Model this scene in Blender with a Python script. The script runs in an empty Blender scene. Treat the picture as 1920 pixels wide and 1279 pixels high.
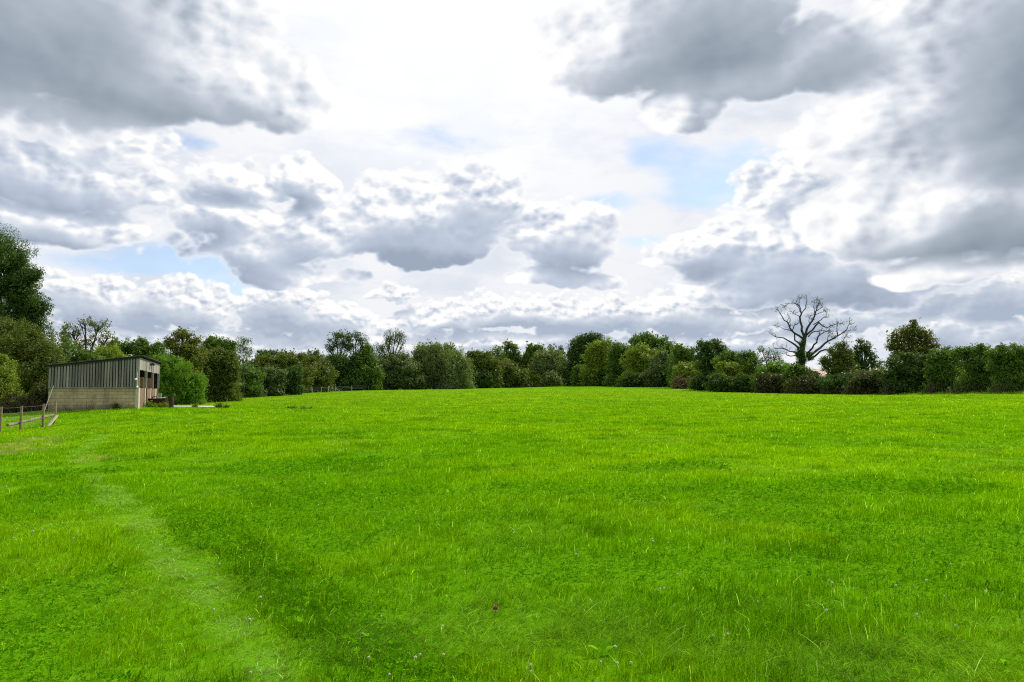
import bpy, math, random
import numpy as np
from mathutils import Vector, Matrix

C = bpy.context.scene.collection
SC = bpy.context.scene
PI = math.pi
R = math.radians

# ------------------------------------------------------------------ camera
FPX = 1493.0                      # focal length in pixels of the 1920 wide photograph (a 28 mm lens)
EYE = 1.65
PITCH = math.atan((737 - 639.5) / FPX)
cam_data = bpy.data.cameras.new('camera')
cam = bpy.data.objects.new('camera', cam_data); C.objects.link(cam)
cam_data.sensor_width = 36.0
cam_data.lens = 36.0 * FPX / 1920.0
cam_data.clip_start = 0.1
cam_data.clip_end = 12000
cam.location = (0, 0, EYE)
cam.rotation_euler = (PI / 2 + PITCH, 0, 0)
SC.camera = cam

SC.view_settings.view_transform = 'Standard'
SC.view_settings.look = 'None'
SC.view_settings.exposure = 0.0
SC.view_settings.gamma = 1.0
SC.cycles.use_denoising = False
SC.cycles.filter_width = 1.15
SC.cycles.max_bounces = 7
SC.cycles.diffuse_bounces = 3
SC.cycles.glossy_bounces = 2
SC.cycles.transmission_bounces = 4
SC.cycles.transparent_max_bounces = 4
SC.cycles.use_adaptive_sampling = True
SC.cycles.adaptive_threshold = 0.015
SC.cycles.caustics_reflective = False
SC.cycles.caustics_refractive = False

# ------------------------------------------------------------------ sun
SUN_AZ, SUN_EL = R(46), R(46)     # azimuth measured from +Y towards +X
sd = bpy.data.lights.new('sun', 'SUN')
sd.energy = 5.0
sd.angle = R(0.6)
sd.color = (1.0, 0.955, 0.88)
sun = bpy.data.objects.new('sun', sd); C.objects.link(sun)
sdir = Vector((math.sin(SUN_AZ) * math.cos(SUN_EL), math.cos(SUN_AZ) * math.cos(SUN_EL), math.sin(SUN_EL)))
sun.rotation_euler = sdir.to_track_quat('Z', 'Y').to_euler()
sun.location = sdir * 300

# ------------------------------------------------------------------ sky: blue Nishita sky under three decks of broken cumulus
def sky_ang(px, py):
    """azimuth and elevation (radians) of a direction given on a 28 mm frame"""
    dx, dz = (px - 960) / FPX, (639.5 - py) / FPX
    y = math.cos(PITCH) - dz * math.sin(PITCH)
    z = math.sin(PITCH) + dz * math.cos(PITCH)
    n = math.sqrt(dx * dx + y * y + z * z)
    return math.atan2(dx, y), math.asin(z / n)

world = bpy.data.worlds.new('World'); SC.world = world
world.use_nodes = True
NT = world.node_tree
NT.nodes.clear()

class G:
    """tiny helper for building node expressions"""
    def __init__(s, nt): s.nt = nt
    def node(s, t, **kw):
        n = s.nt.nodes.new(t)
        for k, v in kw.items(): setattr(n, k, v)
        return n
    def put(s, sock, v):
        if isinstance(v, bpy.types.NodeSocket): s.nt.links.new(v, sock)
        elif v is not None: sock.default_value = v
    def m(s, op, a, b=None, c=None, clamp=False):
        n = s.node('ShaderNodeMath', operation=op, use_clamp=clamp)
        s.put(n.inputs[0], a); s.put(n.inputs[1], b); s.put(n.inputs[2], c)
        return n.outputs[0]
    def v(s, op, a, b=None, c=None):
        n = s.node('ShaderNodeVectorMath', operation=op)
        s.put(n.inputs[0], a); s.put(n.inputs[1], b); s.put(n.inputs[2], c)
        return n.outputs['Value'] if op in ('DOT_PRODUCT', 'LENGTH', 'DISTANCE') else n.outputs[0]
    def scale(s, a, f):
        n = s.node('ShaderNodeVectorMath', operation='SCALE')
        s.put(n.inputs[0], a); s.put(n.inputs['Scale'], f)
        return n.outputs[0]
    def noise(s, vec, scale, detail, rough=0.55, lac=2.0, out='Fac', dim='2D'):
        n = s.node('ShaderNodeTexNoise', noise_dimensions=dim)
        s.put(n.inputs['Vector'], vec)
        n.inputs['Scale'].default_value = scale; n.inputs['Detail'].default_value = detail
        n.inputs['Roughness'].default_value = rough; n.inputs['Lacunarity'].default_value = lac
        return n.outputs[out]
    def voro(s, vec, scale):
        n = s.node('ShaderNodeTexVoronoi', feature='F1', voronoi_dimensions='2D')
        s.put(n.inputs['Vector'], vec)
        n.inputs['Scale'].default_value = scale
        return n.outputs['Distance']
    def smooth(s, x, lo, hi, to0=0.0, to1=1.0):
        n = s.node('ShaderNodeMapRange', interpolation_type='SMOOTHSTEP')
        s.put(n.inputs[0], x)
        for i, q in zip((1, 2, 3, 4), (lo, hi, to0, to1)): s.put(n.inputs[i], q)
        return n.outputs[0]
    def mix(s, f, a, b):
        n = s.node('ShaderNodeMix', data_type='RGBA')
        s.put(n.inputs[0], f); s.put(n.inputs[6], a); s.put(n.inputs[7], b)
        return n.outputs[2]
    def ramp(s, x, stops, interp='LINEAR'):
        n = s.node('ShaderNodeValToRGB'); cr = n.color_ramp; cr.interpolation = interp
        while len(cr.elements) < len(stops): cr.elements.new(0.5)
        for e, (p, c) in zip(cr.elements, stops): e.position = p; e.color = c
        s.put(n.inputs[0], x)
        return n.outputs[0]

def lin(c):
    """8 bit sRGB to linear"""
    return tuple(((x / 255 + 0.055) / 1.055) ** 2.4 if x > 10 else x / 255 / 12.92 for x in c)
def rgb(c, k=1.0): return tuple(x * k for x in lin(c)) + (1.0,)

g = G(NT)
tc = g.node('ShaderNodeTexCoord')
sep = g.node('ShaderNodeSeparateXYZ'); g.put(sep.inputs[0], tc.outputs['Generated'])
az = g.m('ARCTAN2', sep.outputs[0], sep.outputs[1])
el = g.m('ARCSINE', sep.outputs[2])
cmb = g.node('ShaderNodeCombineXYZ'); g.put(cmb.inputs[0], az); g.put(cmb.inputs[1], el)
P = cmb.outputs[0]

glow_az, glow_el = sky_ang(840, -60)         # the brightest cloud stands where the sun filters through
to_sun = g.v('NORMALIZE', g.v('SUBTRACT', (glow_az, glow_el, 0), P))
sun_d = g.v('DISTANCE', P, (glow_az, glow_el, 0))

def blob_field(p, blobs, gk=1.0):
    out = None
    for (px, py, rx, ry, flat, gain) in blobs:
        a, e = sky_ang(px, py)
        ix, iy = FPX / rx, FPX / ry
        q = g.v('MULTIPLY_ADD', p, (ix, iy, 0), (-a * ix, -e * iy, 0))
        q = g.v('MAXIMUM', q, g.v('MULTIPLY', q, (-1, -flat, 0)))
        f = g.m('SUBTRACT', gain * gk + (0.45 if gk >= 1 else 0.0), g.v('DOT_PRODUCT', q, q))
        out = f if out is None else g.m('SMOOTH_MAX', out, f, 0.35)
    return g.m('MAXIMUM', out, -3.0)

def puffs(p, woff, seed, nsc, amp, bil, stretch, rough):
    """billowy detail added to the large shapes"""
    ps = g.v('MULTIPLY_ADD', g.v('MULTIPLY_ADD', woff, (0.35, 0.35, 0), p), (1, stretch, 1), (seed * 3.1, seed * 1.7, 0))
    n = g.noise(ps, nsc, 7.0, rough)
    v1 = g.m('SUBTRACT', 0.38, g.voro(ps, nsc * 2.2))
    v2 = g.m('SUBTRACT', 0.38, g.voro(ps, nsc * 5.3))
    v3 = g.m('SUBTRACT', 0.38, g.voro(ps, nsc * 12.0))
    b = g.m('MULTIPLY', g.m('MULTIPLY_ADD', v3, 0.28, g.m('MULTIPLY_ADD', v2, 0.6, v1)), bil)
    return g.m('MULTIPLY_ADD', g.m('SUBTRACT', n, 0.5), amp * 2, b)

def deck(under, blobs, seed, nsc=9, warp=0.10, amp=1.0, bil=0.9, step=0.03, edge=0.5, opacity=1.0,
         dark=(120, 130, 142), mid=(176, 184, 197), pale=(226, 230, 238), white=(254, 254, 254), thick=1.9, relief=0.55, crisp=0.6, stretch=1.5, rough=0.54, gk=1.0, lift=0.1):
    w = g.noise(g.v('MULTIPLY_ADD', P, (1, stretch, 1), (seed * 5.3, seed * 2.9, 0)), nsc * 0.8, 2.5, 0.55, out='Color')
    woff = g.v('MULTIPLY', g.v('SUBTRACT', w, (0.5, 0.5, 0.5)), (warp, warp * 0.6, 0))
    p1 = g.v('ADD', P, g.scale(to_sun, step))
    p2 = g.v('ADD', P, g.scale(to_sun, step * 0.3))
    d0 = puffs(P, woff, seed, nsc, amp, bil, stretch, rough)
    d2 = puffs(p2, woff, seed, nsc, amp, bil, stretch, rough)
    b0 = blob_field(g.v('ADD', P, woff), blobs, gk)
    b1 = blob_field(g.v('ADD', p1, woff), blobs, gk)
    soft = g.noise(g.v('MULTIPLY_ADD', P, (1, stretch, 1), (seed * 3.1, seed * 1.7, 0)), nsc * 0.8, 2.0, 0.45)
    soft = g.m('MULTIPLY', g.m('SUBTRACT', soft, 0.5), amp * 1.4)
    f0 = g.m('ADD', b0, d0)
    alpha = g.smooth(f0, 0.0, edge, 0.0, opacity)
    # light that reaches this point: little where the cloud is deep between it and the sun
    depth = g.m('MULTIPLY_ADD', b0, 0.45, g.m('MULTIPLY_ADD', b1, 0.55, soft))
    tb = g.m('ADD', lift, g.m('MULTIPLY_ADD', g.m('SUBTRACT', b1, b0), relief, g.m('DIVIDE', depth, thick)))
    tb = g.m('SMOOTH_MAX', tb, 0.17, 0.12)
    fine = g.m('MULTIPLY', g.m('MULTIPLY_ADD', g.m('SUBTRACT', d2, d0), crisp, g.m('MULTIPLY', d0, 0.24)), g.smooth(tb, 0.22, 0.7, 1.0, 0.15))
    t = g.m('MULTIPLY', g.m('ADD', tb, fine), g.smooth(f0, 0.0, edge * 1.8, 0.15, 1.0))
    col = g.ramp(t, [(0.0, rgb(white, 1.05)), (0.08, rgb(white)), (0.32, rgb(pale)), (0.62, rgb(mid)), (1.0, rgb(dark))], 'LINEAR')
    return g.mix(alpha, under, col)

# blue sky
sky = g.node('ShaderNodeTexSky', sky_type='NISHITA')
sky.sun_disc = False
sky.sun_elevation = SUN_EL
sky.sun_rotation = SUN_AZ
sky.air_density = 1.0; sky.dust_density = 0.6; sky.ozone_density = 1.0
blue = g.v('MULTIPLY', sky.outputs[0], (.145, .152, .168))

# high thin veil with a few blue openings
HOLES = [(1330, 335, 95, 55, 1, 1.0), (1120, 372, 60, 16, 1, 0.8), (310, 490, 190, 26, 1, 0.95), (410, 535, 60, 40, 1, 0.9), (335, 268, 45, 22, 1, 0.8),
         (1180, 455, 60, 14, 1, 0.6), (860, 250, 180, 40, 1, -.35), (1230, 290, 60, 40, 1, 0.35)]
pv = g.v('MULTIPLY', P, (1, 2.6, 1))
wv = g.noise(pv, 5.0, 3.0, 0.55, out='Color')
hole = g.m('ADD', blob_field(g.v('MULTIPLY_ADD', g.v('SUBTRACT', wv, (0.5, 0.5, 0.5)), (0.10, 0.05, 0), P), HOLES),
           g.m('MULTIPLY', g.m('SUBTRACT', g.noise(pv, 7.0, 7.0, 0.62), 0.5), 4.2))
veil = g.smooth(hole, -0.5, 1.7, 1.0, 0.26)
veil_col = g.mix(g.smooth(g.noise(g.v('MULTIPLY', P, (1, 2.6, 1)), 5.0, 6.0, 0.6), 0.36, 0.66), rgb((243, 245, 249)), rgb((220, 227, 238)))
halo = g.smooth(sun_d, 0.05, 0.42, 0.6, 0.0)
veil_col = g.mix(halo, veil_col, rgb((255, 255, 255), 1.2))
base = g.mix(veil, blue, veil_col)

# distant rows near the horizon
FAR = [(60, 560, 140, 44, 1.6, 1.1), (200, 585, 90, 50, 1.6, 1.1), (320, 580, 105, 52, 1.6, 1.2), (540, 595, 100, 55, 1.6, 1.1), (640, 605, 70, 45, 1.6, .9), (480, 610, 60, 40, 1.6, .7),
       (740, 550, 40, 28, 1.4, .9), (830, 600, 100, 32, 1.6, .9), (960, 590, 140, 40, 1.6, 1.0), (1100, 598, 170, 44, 1.6, 1.1), (1280, 595, 110, 48, 1.6, 1.1),
       (1400, 605, 110, 34, 1.6, .9), (1560, 600, 170, 40, 1.6, 1.0), (1700, 560, 120, 50, 1.6, 1.0), (1860, 565, 110, 56, 1.6, 1.1), (1880, 625, 100, 34, 1.6, .9), (1740, 620, 100, 30, 1.6, .9),
       (1000, 640, 260, 26, 1.2, .8), (400, 640, 300, 26, 1.2, .8), (700, 640, 180, 26, 1.2, .8), (1350, 645, 260, 26, 1.2, .8), (1420, 550, 130, 52, 1.6, 1.2)]
sky1 = deck(base, FAR, 1.0, nsc=14, warp=0.05, amp=0.85, bil=0.95, step=0.018, edge=0.40, opacity=0.96,
            dark=(170, 183, 203), mid=(204, 213, 226), pale=(234, 237, 243), white=(252, 252, 252), thick=2.3, relief=0.55, crisp=1.3, stretch=1.5, lift=.20)
# middle deck
MID = [(800, 445, 170, 92, 2.0, 1.3), (790, 350, 120, 56, 1.8, .35), (910, 375, 120, 60, 1.8, .35), (1065, 425, 90, 56, 1.8, .35), (740, 420, 100, 85, 2.0, 1.0), (880, 380, 100, 70, 1.8, .9), (1040, 465, 95, 82, 1.8, 1.1), (1040, 525, 120, 26, 1.4, .9),
       (110, 350, 200, 56, 2.0, 1.0), (40, 358, 130, 46, 2.0, .85), (120, 265, 105, 66, 1.8, .35), (240, 290, 120, 66, 1.8, .35), (40, 290, 90, 50, 1.8, .35), (110, 430, 170, 50, 2.0, .9),
       (440, 345, 90, 48, 1.8, .95), (570, 345, 55, 48, 1.8, .95), (430, 425, 115, 56, 1.8, 1.0), (500, 480, 105, 52, 1.8, 1.05), (580, 450, 110, 75, 1.8, .9), (560, 520, 100, 36, 1.8, .9),
       (1330, 475, 125, 44, 2.0, 1.1), (1440, 495, 150, 80, 1.8, 1.0), (1540, 530, 230, 84, 1.8, 1.1), (1520, 380, 130, 70, 1.8, 1.1), (1720, 350, 150, 60, 1.6, .8)]
sky2 = deck(sky1, MID, 2.0, nsc=8.0, warp=0.075, amp=0.75, bil=0.9, step=0.03, edge=0.42, opacity=0.97,
            dark=(154, 167, 188), mid=(192, 203, 220), pale=(226, 231, 240), thick=2.3, relief=0.48, crisp=1.15, lift=.13)
# near, overhead deck: the big grey bases
NEAR = [(90, 60, 260, 150, 1.3, 1.7), (10, 100, 190, 110, 1.3, 1.3), (260, 160, 270, 80, 1.6, 1.35), (500, 180, 125, 64, 1.6, 1.05), (460, 125, 90, 66, 1.4, .6), (390, 30, 130, 90, 1.3, .6),
        (1250, 85, 240, 110, 1.6, 1.4), (1150, 60, 130, 95, 1.6, .9), (1480, 125, 270, 76, 1.8, 1.15), (1300, 220, 85, 46, 1.5, .95), (1650, 120, 150, 90, 1.5, .9),
        (1850, 130, 190, 210, 1.3, 1.7), (1740, 235, 200, 86, 1.6, 1.25), (1900, 265, 180, 80, 1.6, 1.3), (1990, 100, 280, 260, 1.2, 1.5),
        (1800, 412, 210, 62, 2.0, 1.5), (1900, 425, 210, 70, 2.0, 1.3), (1640, 415, 130, 52, 1.8, .9), (1800, 500, 170, 46, 1.8, .8)]
sky3 = deck(sky2, NEAR, 4.0, nsc=4.8, warp=0.10, amp=0.8, bil=1.0, step=0.05, edge=0.42, opacity=0.985,
            dark=(126, 139, 154), mid=(180, 190, 203), pale=(226, 231, 239), thick=2.75, relief=0.38, crisp=0.75, lift=.08, stretch=1.5, rough=0.58)
# the parts of the sky away from the view: unseen broken cloud, dimmed to lessen the fill light
away = g.smooth(g.m('ABSOLUTE', az), 0.75, 1.1)
high = g.smooth(el, 0.50, 0.75)
gen = g.ramp(g.noise(g.v('MULTIPLY', tc.outputs['Generated'], (1, 1, 2.0)), 2.6, 6.0, 0.58, dim='3D'), [(0.30, rgb((160, 192, 230))), (0.46, rgb((236, 239, 245))), (0.78, rgb((165, 172, 182)))])
sky4 = g.mix(g.m('MAXIMUM', away, high), sky3, gen)
below = g.smooth(el, -0.06, -0.01, 1.0, 0.0)
sky5 = g.mix(below, sky4, rgb((150, 165, 150)))
bg = g.node('ShaderNodeBackground'); g.put(bg.inputs[0], sky5); bg.inputs[1].default_value = 1.0
wo = g.node('ShaderNodeOutputWorld'); NT.links.new(bg.outputs[0], wo.inputs[0])
world.cycles.sampling_method = 'NONE'   # an almost even sky needs no importance map

# ------------------------------------------------------------------ helpers
RS = np.random.RandomState
def at(px, py, Y):
    """point on the line of sight through (px, py) at the depth Y: used to survey the place from the photograph"""
    dx, dz = (px - 960) / FPX, (639.5 - py) / FPX
    y = math.cos(PITCH) - dz * math.sin(PITCH)
    z = math.sin(PITCH) + dz * math.cos(PITCH)
    return Vector((dx / y * Y, Y, EYE + z / y * Y))

def tag(o, label=None, cat=None, group=None, kind=None):
    if label: o['label'] = label
    if cat: o['category'] = cat
    if group: o['group'] = group
    if kind: o['kind'] = kind
    return o

def empty(name, loc, rz=0.0):
    o = bpy.data.objects.new(name, None); C.objects.link(o)
    o.location = loc; o.rotation_euler = (0, 0, rz); o.empty_display_size = 0.3
    return o

def np_mesh(name, verts, faces_list, mat, parent=None, col=None, smooth=False):
    """faces_list: list of int arrays, each (n, k). col: per vertex rgb attribute."""
    me = bpy.data.meshes.new(name)
    verts = np.asarray(verts, dtype=np.float32).reshape(-1, 3)
    me.vertices.add(len(verts)); me.vertices.foreach_set('co', verts.ravel())
    loops = np.concatenate([f.ravel() for f in faces_list]).astype(np.int32)
    tot = np.concatenate([np.full(len(f), f.shape[1], np.int32) for f in faces_list])
    start = np.concatenate([[0], np.cumsum(tot)[:-1]]).astype(np.int32)
    me.loops.add(len(loops)); me.loops.foreach_set('vertex_index', loops)
    me.polygons.add(len(tot)); me.polygons.foreach_set('loop_start', start); me.polygons.foreach_set('loop_total', tot)
    if smooth: me.polygons.foreach_set('use_smooth', np.ones(len(tot), bool))
    me.update(calc_edges=True)
    if col is not None:
        at_ = me.color_attributes.new('tint', 'FLOAT_COLOR', 'POINT')
        c4 = np.ones((len(verts), 4), np.float32); c4[:, :3] = col
        at_.data.foreach_set('color', c4.ravel())
    me.materials.append(mat)
    o = bpy.data.objects.new(name, me); C.objects.link(o)
    if parent: o.parent = parent
    return o

class MB:
    """collects boxes, tubes and sheets; build() links them as one mesh object"""
    def __init__(s): s.v = []; s.f = []
    def add(s, vs, fs):
        n = len(s.v); s.v += [tuple(x) for x in vs]; s.f += [tuple(i + n for i in f) for f in fs]
        return s
    def box(s, x0, x1, y0, y1, z0, z1, M=None):
        vs = [Vector((x, y, z)) for z in (z0, z1) for x, y in ((x0, y0), (x1, y0), (x1, y1), (x0, y1))]
        if M is not None: vs = [M @ v for v in vs]
        return s.add(vs, [(3, 2, 1, 0), (4, 5, 6, 7), (0, 1, 5, 4), (1, 2, 6, 5), (2, 3, 7, 6), (3, 0, 4, 7)])
    def hexa(s, p):   # 8 points: bottom ring, top ring
        return s.add(p, [(3, 2, 1, 0), (4, 5, 6, 7), (0, 1, 5, 4), (1, 2, 6, 5), (2, 3, 7, 6), (3, 0, 4, 7)])
    def tube(s, pts, rad, n=8, cap=True):
        pts = [Vector(p) for p in pts]
        if not hasattr(rad, '__len__'): rad = [rad] * len(pts)
        base = len(s.v)
        ref = None
        for i, p in enumerate(pts):
            d = (pts[min(i + 1, len(pts) - 1)] - pts[max(i - 1, 0)]).normalized()
            if ref is None:
                ref = Vector((0, 0, 1)) if abs(d.z) < 0.9 else Vector((1, 0, 0))
            a = d.cross(ref).normalized(); b = d.cross(a).normalized(); ref = a.cross(d) if False else ref
            for k in range(n):
                t = 2 * PI * k / n
                s.v.append(tuple(p + (a * math.cos(t) + b * math.sin(t)) * rad[i]))
        for i in range(len(pts) - 1):
            for k in range(n):
                q = base + i * n
                s.f.append((q + k, q + (k + 1) % n, q + n + (k + 1) % n, q + n + k))
        if cap:
            s.f.append(tuple(base + k for k in range(n - 1, -1, -1)))
            e = base + (len(pts) - 1) * n
            s.f.append(tuple(e + k for k in range(n)))
        return s
    def build(s, name, mat, parent=None, smooth=False, bevel=0.0):
        me = bpy.data.meshes.new(name); me.from_pydata(s.v, [], s.f); me.update()
        if smooth: me.polygons.foreach_set('use_smooth', [True] * len(me.polygons))
        me.materials.append(mat)
        o = bpy.data.objects.new(name, me); C.objects.link(o)
        if parent: o.parent = parent
        if bevel:
            b = o.modifiers.new('bevel', 'BEVEL'); b.width = bevel; b.segments = 1; b.limit_method = 'ANGLE'
        return o

def vnoise(x, y, seed=0):
    """smooth value noise on arrays, 0..1"""
    xi = np.floor(x).astype(np.int64); yi = np.floor(y).astype(np.int64)
    fx = x - xi; fy = y - yi
    fx = fx * fx * (3 - 2 * fx); fy = fy * fy * (3 - 2 * fy)
    def h(a, b):
        n = (a * 374761393 + b * 668265263 + seed * 144664) & 0x7fffffff
        n = ((n ^ (n >> 13)) * 1274126177) & 0x7fffffff
        return ((n ^ (n >> 16)) & 0xffff) / 65535.0
    return (h(xi, yi) * (1 - fx) + h(xi + 1, yi) * fx) * (1 - fy) + (h(xi, yi + 1) * (1 - fx) + h(xi + 1, yi + 1) * fx) * fy
def fnoise(x, y, seed=0, oct=3):
    s = 0; a = 1; t = 0
    for i in range(oct):
        s = s + a * vnoise(x * 2 ** i, y * 2 ** i, seed + i * 17); t += a; a *= 0.5
    return s / t

# ------------------------------------------------------------------ materials
def mat_new(name):
    m = bpy.data.materials.new(name); m.use_nodes = True
    m.node_tree.nodes.clear()
    gg = G(m.node_tree)
    out = gg.node('ShaderNodeOutputMaterial')
    return m, gg, out
def principled(gg, color, rough=0.7, spec=0.3, bump=None, bump_d=0.01, bump_s=0.5):
    b = gg.node('ShaderNodeBsdfPrincipled')
    gg.put(b.inputs['Base Color'], color); gg.put(b.inputs['Roughness'], rough); gg.put(b.inputs['Specular IOR Level'], spec)
    if bump is not None:
        n = gg.node('ShaderNodeBump'); gg.put(n.inputs['Height'], bump)
        n.inputs['Distance'].default_value = bump_d; n.inputs['Strength'].default_value = bump_s
        gg.put(b.inputs['Normal'], n.outputs[0])
    return b
def obj_co(gg): return gg.node('ShaderNodeTexCoord').outputs['Object']

def leafy(name, rough=0.5, spec=0.25, trans=0.35, tcol=(1.25, 1.15, 0.5)):
    """leaf and blade material: the leaf's own colour from its tint, part of the light let through"""
    m, gg, out = mat_new(name)
    a = gg.node('ShaderNodeAttribute'); a.attribute_name = 'tint'
    b = principled(gg, a.outputs['Color'], rough, spec)
    t = gg.node('ShaderNodeBsdfTranslucent')
    gg.put(t.inputs['Color'], gg.v('MULTIPLY', a.outputs['Color'], tcol))
    mx = gg.node('ShaderNodeMixShader'); mx.inputs[0].default_value = trans
    gg.nt.links.new(b.outputs[0], mx.inputs[1]); gg.nt.links.new(t.outputs[0], mx.inputs[2])
    gg.nt.links.new(mx.outputs[0], out.inputs[0])
    return m
M_GRASS = leafy('grass_blades', 0.55, 0.0, 0.45, (1.25, 1.15, 0.4))
M_LEAF = leafy('tree_leaves', 0.5, 0.15, 0.34, (1.3, 1.25, 0.5))
M_CLOVER = leafy('clover_leaves', 0.6, 0.0, 0.35, (1.2, 1.2, 0.6))

def simple(name, c0, c1, scale=3.0, rough=0.8, spec=0.2, stretch=(1, 1, 1), bump=0.01, detail=6.0, c2=None, boards=False):
    m, gg, out = mat_new(name)
    co = gg.v('MULTIPLY', obj_co(gg), stretch)
    n = gg.noise(co, scale, detail, 0.6, dim='3D')
    stops = [(0.3, c0 + (1,)), (0.7, c1 + (1,))]
    if c2: stops = [(0.28, c0 + (1,)), (0.5, c1 + (1,)), (0.72, c2 + (1,))]
    col = gg.ramp(n, stops)
    if boards:      # every board has weathered in its own way
        ri = gg.node('ShaderNodeNewGeometry').outputs['Random Per Island']
        col = gg.scale(col, gg.m('MULTIPLY_ADD', ri, .62, .55))
        col = gg.mix(gg.m('MULTIPLY', gg.smooth(gg.m('FRACT', gg.m('MULTIPLY', ri, 7.31)), .6, 1.0), .5), col, (.20, .165, .12, 1))
    b = principled(gg, col, rough, spec, gg.noise(co, scale * 4, 5.0, 0.6, dim='3D'), bump, 0.6)
    gg.nt.links.new(b.outputs[0], out.inputs[0])
    return m
M_BARK = simple('bark', (.035, .03, .022), (.09, .075, .055), 3.0, stretch=(1, 1, .3), bump=.03)
M_DEADWOOD = simple('dead_wood', (.028, .026, .024), (.075, .07, .065), 2.0, stretch=(1, 1, .4), bump=.03)
M_TWIG = simple('twigs', (.05, .036, .026), (.12, .085, .06), 2.0)
M_POST = simple('fence_post_wood', (.15, .11, .06), (.32, .24, .13), 5.0, stretch=(1, 1, .25), bump=.008)
M_POSTG = simple('weathered_post_wood', (.26, .23, .18), (.48, .43, .35), 5.0, stretch=(1, 1, .25), bump=.008)
M_PALE = simple('fresh_sawn_wood', (.66, .54, .36), (.80, .68, .50), 4.0, stretch=(1, 1, .2), bump=.004)
M_WIRE = simple('galvanised_wire', (.10, .10, .10), (.18, .18, .18), 8.0, rough=.45, spec=.5, bump=0)
M_PLANK = simple('weathered_boards', (.13, .12, .112), (.25, .232, .217), 3.2, stretch=(1.0, 1.0, .12), bump=.006, c2=(.33, .305, .285), boards=True)
M_PLANKF = simple('pale_weathered_boards', (.27, .25, .21), (.46, .44, .38), 3.0, stretch=(1, 1, .12), bump=.006, boards=True)
M_DARK = simple('dark_timber_and_shade', (.018, .016, .014), (.045, .04, .036), 4.0, bump=.004)  # dark timber, also used where interior shade is put into the colour
M_ROOF = simple('bituminous_roof_sheet', (.018, .018, .02), (.05, .05, .05), 2.0, rough=.85)
M_PLY = simple('plywood_lining', (.30, .19, .085), (.42, .28, .13), 3.0, stretch=(1, 1, .3), bump=.003)
M_PINK = simple('pinkish_render', (.16, .10, .068), (.25, .16, .11), 2.0, bump=.008)
M_CREAM = simple('cream_paint', (.42, .36, .25), (.56, .49, .36), 4.0, bump=.004)
M_RUST = simple('rusty_iron', (.035, .022, .018), (.10, .055, .038), 5.0, bump=.01)
M_WHITEM = simple('white_painted_metal', (.62, .64, .66), (.78, .79, .80), 5.0, rough=.4, spec=.5, bump=0)
M_GREYM = simple('grey_board', (.28, .27, .25), (.40, .38, .35), 3.0)
M_BLACK = simple('black_plastic', (.012, .012, .013), (.03, .03, .03), 5.0, rough=.4, spec=.5, bump=0)
M_CONC = simple('pale_concrete', (.36, .33, .28), (.55, .51, .45), .9, bump=.01)
M_STUBBLE = simple('stubble_straw', (.36, .27, .19), (.48, .37, .27), .35, bump=.05)
M_STALK = simple('green_stalk', (.05, .11, .02), (.09, .17, .03), 8.0)
def floret(name, c):
    m, gg, out = mat_new(name)
    n = gg.noise(obj_co(gg), 90.0, 3.0, .5, dim='3D')
    col = gg.mix(n, tuple(x * .8 for x in c) + (1,), c + (1,))
    b = principled(gg, col, .7, .1)
    t = gg.node('ShaderNodeBsdfTranslucent'); gg.put(t.inputs['Color'], col)
    mx = gg.node('ShaderNodeMixShader'); mx.inputs[0].default_value = .6
    gg.nt.links.new(b.outputs[0], mx.inputs[1]); gg.nt.links.new(t.outputs[0], mx.inputs[2]); gg.nt.links.new(mx.outputs[0], out.inputs[0])
    return m
M_FLW = floret('white_clover_florets', (.95, .93, .84))
M_FLP = floret('pink_clover_florets', (.62, .20, .36))

# ------------------------------------------------------------------ the lie of the land: a field rising gently away from the camera
CTRL = [at(346, 755, 110), at(480, 742.5, 150), at(630, 735, 165), at(747, 731, 205), at(960, 727, 250), at(1080, 723, 262),
        at(1270, 728, 172), at(1400, 735.5, 140), at(1600, 741, 108), at(1900, 739, 82), at(2150, 737, 74),
        at(43, 807, 36), at(106, 795, 40), at(258, 767, 47), at(95, 773, 45.5), at(-200, 806, 38), at(295, 764, 58), at(365, 767, 53), at(10, 780, 52),
        (0, 0, 0), (-5, 8, -.02), (8, 8, .03), (0, 25, .15), (15, 30, .32), (-8, 30, .2), (0, 60, .62), (20, 60, .85), (-18, 62, .62), (0, 120, 1.7), (-22, 105, .95), (28, 110, 1.55), (0, 180, 2.6), (35, 82, 1.15),
        (0, -30, -.2), (-60, 0, -.7), (60, 0, .5), (65, 45, 1.1), (-95, 110, .2), (-100, 170, 1.2), (90, 170, 2.6), (0, 330, 4.6), (90, 280, 4.6), (-90, 280, 3.0),
        (0, 900, 7.5), (-640, 640, 4), (640, 640, 9), (-900, 0, 0), (900, 0, 5), (0, -900, -4), (640, -640, 0), (-640, -640, -4)]
CTRL = np.array([tuple(c) for c in CTRL], float)
def _U(d2): return 0.5 * d2 * np.log(d2 + 1e-9)
_n = len(CTRL)
_A = np.zeros((_n + 3, _n + 3))
_d2 = ((CTRL[:, None, :2] - CTRL[None, :, :2]) ** 2).sum(-1)
_A[:_n, :_n] = _U(_d2) + np.eye(_n) * 2.0
_A[:_n, _n] = 1; _A[:_n, _n + 1:] = CTRL[:, :2]; _A[_n:, :_n] = _A[:_n, _n:].T
_W = np.linalg.solve(_A, np.concatenate([CTRL[:, 2], [0, 0, 0]]))
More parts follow.
